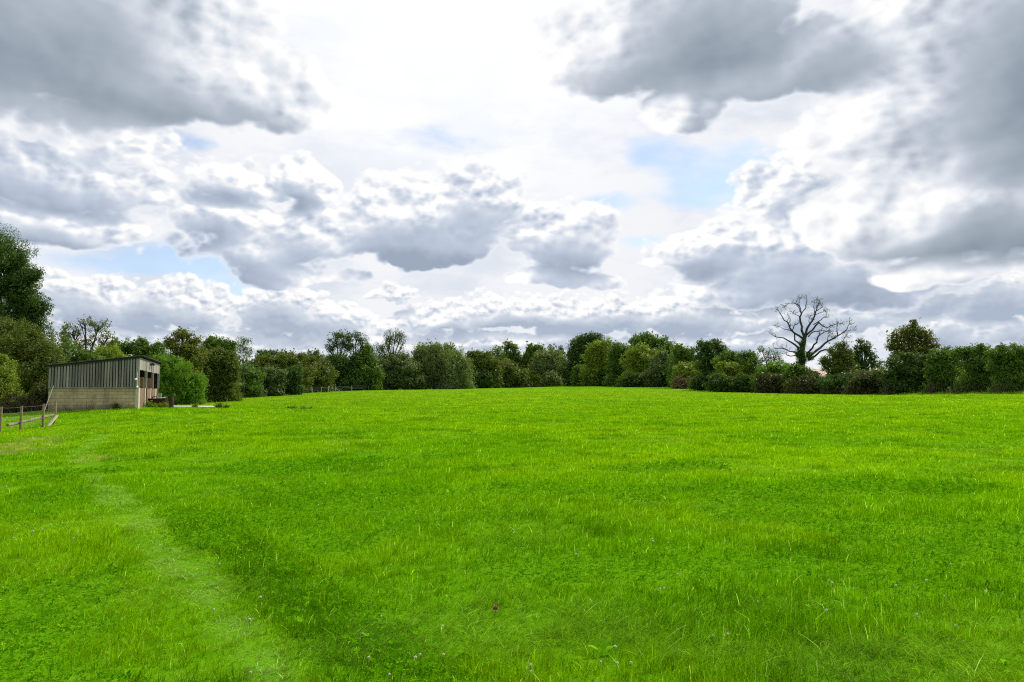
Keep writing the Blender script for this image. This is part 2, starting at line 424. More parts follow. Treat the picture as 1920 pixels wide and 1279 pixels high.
def ground_z(x, y, bumps=True):
    x = np.atleast_1d(np.asarray(x, float)); y = np.atleast_1d(np.asarray(y, float))
    z = np.empty_like(x)
    for i in range(0, len(x), 100000):
        xs, ys = x[i:i + 100000], y[i:i + 100000]
        r = np.hypot(xs, ys); k = np.where(r > 900, 900 / np.maximum(r, 1), 1.0)
        xs, ys = xs * k, ys * k
        d2 = (xs[:, None] - CTRL[None, :, 0]) ** 2 + (ys[:, None] - CTRL[None, :, 1]) ** 2
        z[i:i + 100000] = _U(d2) @ _W[:_n] + _W[_n] + _W[_n + 1] * xs + _W[_n + 2] * ys
    if bumps:
        z = z + (fnoise(x * .35, y * .35, 5, 3) - .5) * .10 + (fnoise(x * .09, y * .09, 9, 2) - .5) * .16
    return z
def gz(x, y): return float(ground_z([x], [y])[0])
def on_ground(px, Y):
    x = (px - 960) / FPX * Y
    return Vector((x, Y, gz(x, Y)))
def hit_ground(px, py):
    """where the line of sight through (px, py) meets the ground"""
    Y = 3.0
    for _ in range(4000):
        p = at(px, py, Y)
        if p.z <= gz(p.x, p.y): return p
        Y *= 1.006
    return p

# the worn wheel track that curves in from the left
TRACK = np.array([tuple(hit_ground(*q))[:2] for q in ((150, 852), (185, 905), (245, 965), (320, 1045), (395, 1130), (455, 1205), (520, 1290))])
TRACK = np.vstack([[TRACK[0] + (-4.0, 9.0)], TRACK, [(-.9, 3.0)], [(-.2, -2.0)]])
def track_dist(x, y):
    """signed distance to the track (right side positive)"""
    best = np.full(len(x), 1e9); side = np.zeros(len(x))
    for a, b in zip(TRACK[:-1], TRACK[1:]):
        d = b - a; L2 = (d ** 2).sum()
        t = np.clip(((x - a[0]) * d[0] + (y - a[1]) * d[1]) / L2, 0, 1)
        qx, qy = x - a[0] - t * d[0], y - a[1] - t * d[1]
        dd = np.hypot(qx, qy); s = np.sign(d[0] * qy - d[1] * qx)
        side = np.where(dd < best, s, side); best = np.minimum(best, dd)
    return best, side
STRAW = [tuple(hit_ground(px, py))[:2] + (r,) for px, py, r in ((30, 838, 1.3), (75, 825, 1.0), (172, 862, .55), (0, 850, 1.2), (635, 832, .35))]

# ground sheet out to the horizon
rr = np.concatenate([[0.0], np.geomspace(0.5, 5200, 250)])
nseg = 288
th = np.linspace(0, 2 * PI, nseg, endpoint=False)
gx = (rr[:, None] * np.sin(th)[None]).ravel(); gy = (rr[:, None] * np.cos(th)[None]).ravel()
gzv = ground_z(gx, gy)
ii, kk = np.meshgrid(np.arange(1, len(rr) - 1), np.arange(nseg), indexing='ij')
q = np.stack([ii * nseg + kk, ii * nseg + (kk + 1) % nseg, (ii + 1) * nseg + (kk + 1) % nseg, (ii + 1) * nseg + kk], -1).reshape(-1, 4)[:, ::-1]
cap = np.stack([np.zeros(nseg, int), nseg + (np.arange(nseg) + 1) % nseg, nseg + np.arange(nseg)], -1)[:, ::-1]
m, gg, out = mat_new('meadow_ground')
co = obj_co(gg)
big = gg.noise(co, 0.06, 4.0, 0.55, dim='3D')
mid_ = gg.noise(co, 0.9, 6.0, 0.6, dim='3D')
tuf = gg.noise(gg.v('MULTIPLY', co, (1, .6, 1)), 5.0, 6.0, 0.65, dim='3D')
c = gg.mix(gg.smooth(big, .35, .65), (.080, .22, .003, 1), (.115, .26, .003, 1))
c = gg.mix(gg.smooth(mid_, .40, .75), c, (.055, .17, .004, 1))
c = gg.mix(gg.smooth(tuf, .45, .8), c, (.14, .29, .010, 1))
b = principled(gg, c, .9, 0.0, tuf, .05, .8)
gg.nt.links.new(b.outputs[0], out.inputs[0])
M_GROUND = m
o = np_mesh('field', np.stack([gx, gy, gzv], -1), [q, cap], m, smooth=True)
tag(o, kind='structure')

# ------------------------------------------------------------------ grass: single blades, finer and denser towards the camera
def make_grass():
    rs = RS(7)
    half = R(41)
    n0, r0, rmin, rmax, p = 4300, 6.0, 1.6, 170.0, 1.52
    r_tab = np.geomspace(rmin, rmax, 4000)
    half_t = np.interp(r_tab, [1.6, 24, 40, 170], [R(78), R(66), R(52), R(42)])       # wider than the view, so that a step aside still finds grass
    dens = n0 * np.minimum(1.0, (r0 / r_tab) ** p) * half_t / half
    cum = np.concatenate([[0], np.cumsum(0.5 * (dens[1:] * r_tab[1:] + dens[:-1] * r_tab[:-1]) * np.diff(r_tab))])
    N = int(cum[-1] * 2 * half)
    r = np.interp(rs.rand(N) * cum[-1], cum, r_tab)
    a = (rs.rand(N) * 2 - 1) * np.interp(r, r_tab, half_t)
    out_ = (np.abs(a) > R(44)) & (rs.rand(N) < .4)
    r, a = r[~out_], a[~out_]; N = len(r)
    # blades stand in tufts
    nt = N // 16
    tr = r[:nt]; ta = a[:nt]
    k = rs.randint(0, nt, N)
    lone = rs.rand(N) < .22
    tx_, ty_ = tr * np.sin(ta), tr * np.cos(ta)
    sg = .026 * np.maximum(tr / r0, 1.0) ** .75 * (.6 + .9 * rs.rand(nt))
    ox, oy = rs.randn(N), rs.randn(N)
    x = np.where(lone, r * np.sin(a), tx_[k] + ox * sg[k]); y = np.where(lone, r * np.cos(a), ty_[k] + oy * sg[k])
    out_dir = np.where(lone, rs.rand(N) * 6.283, np.arctan2(oy, ox))
    t_h = np.where(lone, 1.0, np.exp(.28 * rs.randn(nt))[k]); t_c = np.where(lone, 1.0, np.exp(.20 * rs.randn(nt))[k]); t_w = np.where(lone, .5, rs.rand(nt)[k])
    r = np.hypot(x, y)
    keep0 = r > 1.4
    x, y, r, out_dir, t_h, t_c, t_w = [q_[keep0] for q_ in (x, y, r, out_dir, t_h, t_c, t_w)]
    N = len(x)
    # keep inside the field: left and right hedges, shed
    lim_l = np.interp(y, [0, 36, 47, 60, 110, 150, 165, 205, 250], [-60, -40, -36, -44, -48, -50, -38, -32, -10])
    lim_r = np.interp(y, [0, 75, 82, 108, 140, 172, 262], [80, 62, 54, 47, 42, 36, 22])
    keep = (x > lim_l) & (x < lim_r)
    # the shed footprint and the concrete apron stay clear
    u, v_ = to_shed(x, y)
    keep &= ~((u > -.15) & (u < SHED_L + .25) & (v_ > -.05) & (v_ < SHED_W + .2))
    keep &= ~apron_mask(x, y)
    clov = np.clip((fnoise(x * .55 + 4, y * .55, 101, 4) - .545) * 9, 0, 1) * (r < 22)
    keep &= ~(rs.rand(N) < clov * .55)
    x, y, r, out_dir, t_h, t_c, t_w, clov = [q_[keep] for q_ in (x, y, r, out_dir, t_h, t_c, t_w, clov)]; N = len(x)
    z = ground_z(x, y) - 0.01
    f = np.maximum(r / r0, 1.0)
    w = 0.0036 * f ** 0.82 * (0.7 + 0.6 * rs.rand(N))
    patch = fnoise(x * .55, y * .55, 21, 3)
    patch2 = fnoise(x * 2.2, y * 2.2, 31, 2)
    wide = fnoise(x * .10, y * .10, 41, 3)
    t_h = 1 + (t_h - 1) * np.clip(1 - (r - 8) / 26, .25, 1)
    h = .82 * (0.042 + 0.11 * patch * patch2 * 1.6 + 0.04 * rs.rand(N)) * (0.55 + 0.7 * rs.rand(N)) * f ** 0.08 * t_h * (1 - .45 * clov)
    bend = np.clip(0.55 + 0.42 * rs.randn(N), 0.05, 1.4)
    windy = .4 + .5 * rs.randn(N) + (wide - .5) * 5
    mixd = rs.rand(N) < .6
    dirn = np.where(mixd, out_dir + .5 * rs.randn(N), windy)
    td, side = track_dist(x, y)
    wob = td + (fnoise(x * 1.7, y * 1.7, 55, 2) - .5) * .5
    wob = td + (fnoise(x * 1.7, y * 1.7, 55, 2) - .5) * .30 * np.clip(r / 8, .5, 1.5)
    on = np.clip(1.5 - np.abs(wob) / (.14 + .006 * r), 0, 1) * (y > 3.0) * np.clip((fnoise(x * 1.6, y * 1.6, 57, 4) - .36) * 5, .5, 1)
    edge = np.clip((3.2 - np.minimum(np.interp(y, [75, 82, 108, 140, 172, 262], [57, 51.6, 46.3, 41.2, 35.7, 21]) - x, 99)) / 2.2, 0, 1) * (y > 70) * (fnoise(x * .5, y * .5, 131, 3) + .2)
    h = h * (1 + 3.6 * edge)
    # colour of each blade
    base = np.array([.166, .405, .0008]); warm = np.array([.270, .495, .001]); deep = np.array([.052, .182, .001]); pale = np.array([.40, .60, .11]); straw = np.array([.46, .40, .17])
    t1 = np.clip((fnoise(x * .3, y * .3, 61, 3) - .35) * 2.6, 0, 1)[:, None]
    t2 = np.clip((fnoise(x * 1.1, y * 1.1, 71, 3) - .56) * 4.5, 0, 1)[:, None]
    t1 = np.clip(t1 + np.clip((r - 25) / 130, 0, .75)[:, None], 0, 1.25)  # blades warmer with distance, the far sheen painted into their colour
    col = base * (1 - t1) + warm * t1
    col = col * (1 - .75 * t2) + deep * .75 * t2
    lush = np.clip((wob * side - .18) / .15, 0, 1) * np.clip((1.15 - wob) / .4, 0, 1) * np.clip((13 - y) / 3, 0, 1)
    col = col * (1 - .85 * lush[:, None]) + deep * .85 * lush[:, None]
    t3 = t_w[:, None]
    col = col * (1 - .35 * t3) + (warm * .55 + deep * .45) * .35 * t3
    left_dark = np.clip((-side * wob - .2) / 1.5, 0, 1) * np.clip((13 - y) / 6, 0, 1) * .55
    near_shade = .42 * np.clip((17 - r) / 12, 0, 1)  # near blades darkened, the shade between them put into the colour
    left_dark = np.maximum(np.maximum(left_dark, clov * .5), near_shade)[:, None]
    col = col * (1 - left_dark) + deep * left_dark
    # flattened streaks, their sheen painted as a paler tint
    fl = np.clip((fnoise(x * .42 + 9, y * .9, 81, 4) - .60) * 7, 0, 1)
    fl = np.maximum(fl, on * .9)
    bend = bend + fl * .8
    h = h * (1 - .45 * on)
    k = (fl * (.15 + .8 * rs.rand(N)))[:, None] * (.20 + .75 * on[:, None])
    col = col * (1 - k) + (pale * (1 - on[:, None]) + np.array([.43, .575, .20]) * on[:, None]) * k
    # single pale blades, a few dry, with glints painted into their colour
    s = rs.rand(N) < 0.03
    h[s] *= 1.1
    col[s] = pale * (0.8 + .7 * rs.rand(s.sum()))[:, None]
    # fainter wheel marks further left, and distant haze and sheen painted as a paler tint
    for off, am in ((2.1, .5), (4.6, .35)):
        g2 = np.clip(1.3 - np.abs(wob + side * off * 0 - off) / .35, 0, 1) * (side < 0) * (y > 5) * np.clip((fnoise(x * .9, y * .9, 63, 3) - .35) * 4, 0, 1) * am
        k = (g2 * rs.rand(N))[:, None]
        col = col * (1 - k) + pale * k
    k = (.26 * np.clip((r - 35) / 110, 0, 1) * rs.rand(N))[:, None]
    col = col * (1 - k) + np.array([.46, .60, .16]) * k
    k = (edge * rs.rand(N) * .7)[:, None]
    col = col * (1 - k) + straw * .6 * k
    for sx, sy, sr in STRAW:
        k = np.clip(1.25 - np.hypot(x - sx, (y - sy) * .7) / sr, 0, 1)
        k = (k * (fnoise(x * 3, y * 3, 91, 2) > .42) * .85)[:, None]
        col = col * (1 - k) + straw * k
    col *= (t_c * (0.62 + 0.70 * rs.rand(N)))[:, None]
    # blade shape
    lx, ly = np.cos(dirn), np.sin(dirn)
    fa = rs.rand(N) * 2 * PI
    wx, wy = np.cos(fa), np.sin(fa)
    def ring(s_, ws):
        cx = x + lx * h * bend * s_ ** 2 * .9; cy = y + ly * h * bend * s_ ** 2 * .9
        cz = z + h * (s_ - .38 * np.minimum(bend, 1.1) * s_ ** 2)
        return [np.stack([cx + k_ * wx * w * ws, cy + k_ * wy * w * ws, cz], -1) for k_ in ((-.5, .5) if ws > 0 else (0,))]
    near = r < 13
    out_v, out_f, out_c = [], [], []
    def emit(sel, levels):
        nonlocal x, y, z, h, w, bend, lx, ly, wx, wy
        keepall = (x, y, z, h, w, bend, lx, ly, wx, wy)
        x, y, z, h, w, bend, lx, ly, wx, wy = [q_[sel] for q_ in keepall]
        rows = []
        for s_, ws in levels: rows += ring(s_, ws)
        x, y, z, h, w, bend, lx, ly, wx, wy = keepall
        K = len(rows); n = int(sel.sum())
        vs = np.stack(rows, 1).reshape(-1, 3)
        b0 = sum(len(v) for v in out_v)
        idx = (np.arange(n) * K + b0)[:, None]
        quads = [np.concatenate([idx + i, idx + i + 1, idx + i + 3, idx + i + 2], 1) for i in range(0, K - 3, 2)]
        tri = np.concatenate([idx + K - 3, idx + K - 2, idx + K - 1], 1)
        out_v.append(vs); out_c.append(np.repeat(col[sel], K, 0)); out_f.extend(quads); out_f.append(tri)
    emit(near, [(0, .8), (.38, 1.0), (.74, .7), (1, 0)])
    emit(~near, [(0, .9), (.55, .8), (1, 0)])
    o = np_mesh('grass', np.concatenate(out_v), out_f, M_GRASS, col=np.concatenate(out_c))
    tag(o, 'bright green meadow grass covering the whole field', 'grass', kind='stuff')

    # clover leaves among the blades
    N = 400000
    r = np.sqrt(rs.rand(N) * (20 ** 2 - 2 ** 2) + 4); a = (rs.rand(N) * 2 - 1) * R(64)
    x, y = r * np.sin(a), r * np.cos(a)
    td, side = track_dist(x, y)
    m_ = fnoise(x * .55 + 4, y * .55, 101, 4)
    pr = np.clip((m_ - .545) * 9, 0, 1) + np.clip(1 - np.abs(td - .75) / .55, 0, 1) * (side > 0) * .9 * (y < 11)
    k = rs.rand(N) < (pr * .75 + .012) * np.clip(1.25 - r / 22, .2, 1)
    x, y, r = x[k], y[k], r[k]; N = len(x)
    z = ground_z(x, y) + .025 + .075 * rs.rand(N)
    sz = (.009 + .012 * rs.rand(N)) * np.maximum(1, r / 11)
    rot = rs.rand(N) * 2 * PI
    tx, ty = rs.randn(N) * .45, rs.randn(N) * .45
    c0 = np.array([.040, .17, .002]); c1 = np.array([.17, .40, .003])
    cc = c0 + (c1 - c0) * rs.rand(N)[:, None] ** 1.5
    vs, fs, cs = [], [], []
    for j in range(3):
        ang = rot + j * 2 * PI / 3
        pts = []
        for (u_, q_) in ((0.05, 0), (.65, -.52), (1.15, 0), (.65, .52)):
            px_ = (np.cos(ang) * u_ - np.sin(ang) * q_) * sz; py_ = (np.sin(ang) * u_ + np.cos(ang) * q_) * sz
            pts.append(np.stack([x + px_, y + py_, z + px_ * tx + py_ * ty + u_ * sz * .15], -1))
        vs.append(np.stack(pts, 1)); cs.append(np.repeat(cc[:, None], 4, 1))
    vs = np.stack(vs, 1).reshape(-1, 3); cs = np.stack(cs, 1).reshape(-1, 3)
    f = np.arange(len(vs)).reshape(-1, 4)
    o = np_mesh('clover_leaves', vs, [f], M_CLOVER, col=cs)
    tag(o, 'low clover leaves growing in patches through the grass', 'clover', kind='stuff')

# ------------------------------------------------------------------ the field shelter on the left
SHED_O = at(258, 766.5, 47)
SHED_RZ = math.atan2(.316, .949)
SHED_L, SHED_W = 4.67, 11.4          # side wall towards the left, open front running away from the camera
BLK, H_F, H_R, H_OP = 1.21, 3.02, 2.44, 2.30
def to_shed(x, y):
    dx, dy = x - SHED_O.x, y - SHED_O.y
    c, s = math.cos(SHED_RZ), math.sin(SHED_RZ)
    return -(dx * c + dy * s), -dx * s + dy * c
APRON = [on_ground(318, 50.6), on_ground(404, 51.6), on_ground(401, 56.5), on_ground(320, 55.5)]
def apron_mask(x, y):
    y = y + 1.6 * (y < 53)          # the verge in front is kept short
    r = np.ones(len(x), bool)
    for i in range(4):
        a, b = APRON[i], APRON[(i + 1) % 4]
        r &= (b.x - a.x) * (y - a.y) - (b.y - a.y) * (x - a.x) > 0
    return r

def block_material(name, axis):
    m, gg, out = mat_new(name)
    co = obj_co(gg)
    sp = gg.node('ShaderNodeSeparateXYZ'); gg.put(sp.inputs[0], co)
    cb = gg.node('ShaderNodeCombineXYZ'); gg.put(cb.inputs[0], sp.outputs[axis]); gg.put(cb.inputs[1], sp.outputs[2])
    wv = gg.noise(co, 1.3, 3.0, .5, out='Color', dim='3D')
    vec = gg.v('MULTIPLY_ADD', gg.v('SUBTRACT', wv, (.5, .5, .5)), (.012, .012, 0), cb.outputs[0])
    bk = gg.node('ShaderNodeTexBrick'); gg.put(bk.inputs['Vector'], vec)
    bk.inputs['Scale'].default_value = 1.0
    bk.inputs['Brick Width'].default_value = .45; bk.inputs['Row Height'].default_value = .2017
    bk.inputs['Mortar Size'].default_value = .011; bk.inputs['Mortar Smooth'].default_value = .3
    bk.inputs['Color1'].default_value = (.48, .375, .225, 1); bk.inputs['Color2'].default_value = (.40, .31, .185, 1); bk.inputs['Mortar'].default_value = (.27, .22, .145, 1)
    grime = gg.noise(gg.v('MULTIPLY', co, (1, 1, .6)), 1.6, 5.0, .6, dim='3D')
    c = gg.mix(gg.smooth(grime, .42, .72, 0, .75), bk.outputs['Color'], (.20, .165, .11, 1))
    c = gg.mix(gg.smooth(gg.noise(co, 5.0, 5.0, .6, dim='3D'), .5, .8, 0, .4), c, (.46, .39, .27, 1))
    splash = gg.smooth(gg.m('ADD', sp.outputs[2], gg.m('MULTIPLY', gg.noise(gg.v('MULTIPLY', co, (2.2, 2.2, .5)), 1.5, 5.0, .6, dim='3D'), .55)), .28, .62, .7, 0)
    c = gg.mix(splash, c, (.105, .105, .06, 1))
    c = gg.mix(gg.smooth(gg.noise(gg.v('MULTIPLY', co, (4, 4, .35)), 1.3, 4.0, .6, dim='3D'), .55, .75, 0, .35), c, (.17, .145, .10, 1))
    b = principled(gg, c, .9, .1, gg.m('MULTIPLY_ADD', bk.outputs['Fac'], -1.0, gg.m('MULTIPLY', gg.noise(co, 20, 4, .6, dim='3D'), .35)), .012, .8)
    gg.nt.links.new(b.outputs[0], out.inputs[0])
    return m
M_BLOCK = block_material('concrete_blocks', 0)

def roof_h(x): return H_F + (H_F - H_R) * x / SHED_L          # x runs from 0 (front) to -SHED_L (rear)

def make_shed():
    rs = random.Random(3)
    root = empty('field_shelter', SHED_O, SHED_RZ)
    tag(root, 'open fronted field shelter of buff blocks and grey vertical boards under a sloping roof', 'shed')
    MB().box(-SHED_L, -.02, 0, .14, -.5, BLK).build('block_wall', M_BLOCK, root)
    b = MB()
    b.box(-SHED_L, -SHED_L + .14, .14, SHED_W, -.5, BLK)
    b.box(-SHED_L + .14, -.14, SHED_W - .14, SHED_W, -.5, BLK)
    b.build('rear_wall', M_BLOCK, root)
    # boards of the side: every board its own length, slightly uneven
    b = MB(); n = 31; pitch = SHED_L / n
    for i in range(n):
        x0 = -SHED_L + i * pitch + rs.uniform(-.006, .006); x1 = x0 + pitch - .048 + rs.uniform(-.008, .006)
        y0 = -.052 + rs.uniform(-.004, .004); zb = BLK + .015 + rs.uniform(-.035, .015)
        t0, t1 = roof_h(x0) - .02, roof_h(x1) - .02
        lean = rs.uniform(-.006, .006)
        b.hexa([(x0, y0, zb), (x1, y0, zb), (x1, y0 + .022, zb), (x0, y0 + .022, zb),
                (x0 + lean, y0, t0), (x1 + lean, y0, t1), (x1 + lean, y0 + .022, t1), (x0 + lean, y0 + .022, t0)])
    b.build('side_boarding', M_PLANK, root)
    b = MB()
    b.hexa([(-SHED_L + .05, .0, BLK + .002), (-.1, .0, BLK + .002), (-.1, .03, BLK + .002), (-SHED_L + .05, .03, BLK + .002),
            (-SHED_L + .05, .0, H_R - .03), (-.1, .0, roof_h(-.1) - .03), (-.1, .03, roof_h(-.1) - .03), (-SHED_L + .05, .03, H_R - .03)])
    b.box(-SHED_L + .03, -SHED_L + .06, .05, SHED_W - .05, BLK + .002, H_R - .03)
    b.hexa([(-SHED_L + .07, SHED_W - .06, BLK + .002), (-.1, SHED_W - .06, BLK + .002), (-.1, SHED_W - .03, BLK + .002), (-SHED_L + .07, SHED_W - .03, BLK + .002),
            (-SHED_L + .07, SHED_W - .06, H_R - .03), (-.1, SHED_W - .06, roof_h(-.1) - .03), (-.1, SHED_W - .03, roof_h(-.1) - .03), (-SHED_L + .07, SHED_W - .03, H_R - .03)])
    b.build('dark_backing', M_DARK, root)  # dark sheets behind the boards, standing in for the unlit interior
    MB().box(-SHED_L, -.03, -.066, -.03, BLK - .015, BLK + .045).build('sill_rail', M_PLANK, root)
    # roof: corrugated sheets on a dark frame
    b = MB(); nx = 2; ny = 150
    xs = [.22, -SHED_L - .16]
    def rz_(x): return roof_h(x) + .06
    for lay, dz in ((0, 0.0), (1, .035)):
        for x in xs:
            for j in range(ny + 1):
                y = -.16 + (SHED_W + .32) * j / ny
                b.v.append((x, y, rz_(x) + dz + .018 * math.sin(j * PI / 1.5)))
    S = ny + 1
    for j in range(ny):
        b.f.append((j, j + 1, S + j + 1, S + j)); b.f.append((2 * S + j, 3 * S + j, 3 * S + j + 1, 2 * S + j + 1))
        b.f.append((j, 2 * S + j, 2 * S + j + 1, j + 1)); b.f.append((S + j, S + j + 1, 3 * S + j + 1, 3 * S + j))
    b.f.append((0, S, 3 * S, 2 * S)); b.f.append((ny, 2 * S + ny, 3 * S + ny, S + ny))
    rf = b.build('roof', M_ROOF, root)
    for y in (-.11, SHED_W + .03):
        b = MB()
        b.hexa([(.16, y, roof_h(.16) - .05), (-SHED_L - .1, y, roof_h(-SHED_L - .1) - .05), (-SHED_L - .1, y + .035, roof_h(-SHED_L - .1) - .05), (.16, y + .035, roof_h(.16) - .05),
                (.16, y, roof_h(.16) + .04), (-SHED_L - .1, y, roof_h(-SHED_L - .1) + .04), (-SHED_L - .1, y + .035, roof_h(-SHED_L - .1) + .04), (.16, y + .035, roof_h(.16) + .04)])
        b.build('verge_board', M_DARK, rf)
    # front: corner pier, low wall panels with doorways between, posts, boards above the openings
    MB().box(-.14, .03, -.012, .66, -.5, BLK + .01).build('corner_pier', M_CREAM, root)
    for (a, c_, d) in ((.68, 3.05, 3.50), (4.45, 6.1, 6.55), (7.4, 9.1, 9.75)):
        p = MB().box(-.12, .0, a, c_, -.5, BLK).build('stall_wall', M_PINK, root)
        MB().box(-.15, .035, c_ + .003, d, -.5, BLK + .02).build('door_jamb', M_CREAM, p)
    MB().box(-.12, .0, 10.9, SHED_W - .145, -.5, BLK).build('stall_wall', M_PINK, root)
    for y in (-.03, 3.72, 7.5, SHED_W - .16):
        MB().box(-.09, .045, y, y + .13, BLK + .022, H_F - .02).build('front_post', M_PLANKF, root)
    b = MB()
    y = .12
    while y < SHED_W - .2:
        w_ = .17 + rs.uniform(-.02, .02)
        if not any(abs(y + w_ / 2 - q_) < .17 for q_ in (3.78, 7.56)):
            b.box(.012 + rs.uniform(0, .006), .034, y, y + w_ - .014 - (.05 if rs.random() < .15 else 0), H_OP + rs.uniform(-.03, .03), H_F - .01)
        y += w_
    b.build('front_boarding', M_PLANKF, root)
    MB().box(-.06, .008, .1, SHED_W - .17, H_OP + .04, H_OP + .16).build('lintel', M_DARK, root)
    for y in (3.80, 7.58):
        pt = MB().box(-SHED_L + .15, -.15, y, y + .09, 1.15, 1.93).build('stall_partition', M_PLY, root)
        MB().box(-SHED_L + .15, -.153, y - .003, y + .093, -.3, 1.147).build('dark_partition_base', M_DARK, pt)  # lower partition coloured dark to stand in for shade in the doorways
    MB().box(-SHED_L + .142, -.13, .142, SHED_W - .142, -.4, -.02).build('stall_floor', M_CONC, root)
    # the white round lamp and its pipe on the corner, the black flood light over the front
    b = MB().tube([(-.06, -.075, BLK + .1), (-.06, -.075, 2.15)], .018, 8)
    pipe = b.build('pipe', M_WHITEM, root)
    b = MB().tube([(-.12, -.08, 1.72), (-.13, -.14, 1.72), (-.135, -.20, 1.72)], [.065, .075, .03], 14)
    b.build('wall_lamp', M_WHITEM, root, smooth=True)
    MB().tube([(-.05, -.08, 1.30), (-.04, -.14, 1.27), (.0, -.16, 1.22)], [.05, .06, .04], 10).build('tap_cover', M_WHITEM, root, smooth=True)
    b = MB().box(.05, .30, 5.25, 5.65, 2.72, 2.86).tube([(.04, 5.45, 2.80), (.12, 5.45, 2.84)], .03, 6)
    b.build('flood_light', M_BLACK, root, bevel=.01)
    MB().tube([(.05, 5.95, 2.80), (.05, 5.95, 2.35)], .02, 6).build('cable', M_BLACK, root)
    return root
make_shed()

def shed_pt(x, y, z):
    c, s = math.cos(SHED_RZ), math.sin(SHED_RZ)
    return Vector((SHED_O.x + x * c - y * s, SHED_O.y + x * s + y * c, SHED_O.z + z))

# concrete apron beyond the shelter
b = MB()
top = [(p.x, p.y, p.z + .10) for p in APRON]; bot = [(p.x, p.y, p.z - .3) for p in APRON]
b.hexa(bot + top)
tag(b.build('concrete_apron', M_CONC), kind='structure')

# ------------------------------------------------------------------ things standing by the shelter
def make_trough():
    a, c_ = on_ground(285, 51.5), on_ground(317, 50.6)
    root = empty('feed_trough', (a + c_) / 2, math.atan2(c_.y - a.y, c_.x - a.x))
    tag(root, 'long rusty brown feed trough behind weeds at the front of the shelter', 'trough')
    L = (c_ - a).length / 2
    b = MB()
    b.box(-L, L, -.24, -.21, .16, .58); b.box(-L, L, .21, .24, .16, .58); b.box(-L, -L + .03, -.21, .21, .16, .58); b.box(L - .03, L, -.21, .21, .16, .58); b.box(-L + .03, L - .03, -.21, .21, .16, .20)
    b.build('basin', M_RUST, root, bevel=.008)
    MB().tube([(-L, -.24, .59), (L, -.24, .59)], .03, 8).tube([(-L, .24, .59), (L, .24, .59)], .03, 8).build('rim', M_RUST, root)
    for sx in (-L + .12, L - .12):
        MB().box(sx - .03, sx + .03, -.2, .2, -.1, .158).build('leg', M_RUST, root)
    b = MB().tube([(-L + .1, 0, .62), (-L + .18, 0, .72), (-L + .5, 0, .73), (-L + .58, 0, .62)], .03, 6)
    b.build('handle', M_RUST, root)
make_trough()
def make_barrel():
    p = on_ground(322.5, 50)
    root = empty('barrel', p); tag(root, 'dark brown upright barrel at the end of the feed trough', 'barrel')
    b = MB().tube([(0, 0, -.05), (0, 0, .04), (0, 0, .24), (0, 0, .38), (0, 0, .52), (0, 0, .70), (0, 0, .74)], [.14, .15, .163, .165, .163, .15, .145], 20)
    b.build('body', M_RUST, root, smooth=True)
    for z in (.05, .25, .50, .71):
        MB().tube([(0, 0, z - .016), (0, 0, z + .016)], [.174, .174], 20).build('hoop', M_DARK, root)
make_barrel()
def make_table():
    p = on_ground(303, 57)
    root = empty('garden_table', p, .2); tag(root, 'small white topped table with thin metal legs beyond the shelter', 'table')
    b = MB().box(-.30, .30, -.28, .28, .70, .73); b.build('table_top', M_WHITEM, root, bevel=.008)
    for sx in (-.26, .26):
        for sy in (-.24, .24):
            MB().tube([(sx * 1.1, sy * 1.1, -.05), (sx, sy, .70)], .014, 6).build('leg', M_WIRE, root)
make_table()
def make_chair():
    p = on_ground(307, 54.5)
    root = empty('garden_chair', p, .5); tag(root, 'tubular metal garden chair frame in front of the white table', 'chair')
    MB().box(-.21, .21, -.21, .21, .40, .43).build('seat', M_BLACK, root, bevel=.006)
    MB().tube([(-.2, .2, .40), (-.2, .26, .72), (-.12, .27, .78), (.12, .27, .78), (.2, .26, .72), (.2, .2, .40)], .014, 8).build('backrest', M_WIRE, root)
    for sx in (-.2, .2):
        for sy in (-.2, .2):
            MB().tube([(sx, sy, .40), (sx * 1.08, sy * 1.12, -.04)], .013, 6).build('leg', M_WIRE, root)
    for sx in (-.21, .21):
        MB().tube([(sx, .22, .60), (sx, -.1, .62), (sx, -.19, .58), (sx, -.2, .42)], .013, 6).build('armrest', M_WIRE, root)
make_chair()
def make_board():
    p = on_ground(299, 61)
    root = empty('board_panel', p, .15); tag(root, 'grey upright board panel with a pale edge behind the garden table', 'panel')
    MB().box(-.22, .17, -.02, .02, -.05, 1.05).build('sheet', M_GREYM, root)
    MB().box(.172, .205, -.03, .03, -.05, 1.06).build('edge_batten', M_CREAM, root)
make_board()
a = shed_pt(-4.40, -.10, 1.33); q_ = at(81, 759, 44.2); q_.z = gz(q_.x, q_.y) - .05
r = MB().tube([q_, a], .016, 6).build('metal_rod', M_WHITEM)
tag(r, 'thin white rod leaning on the left end of the shelter wall', 'rod')

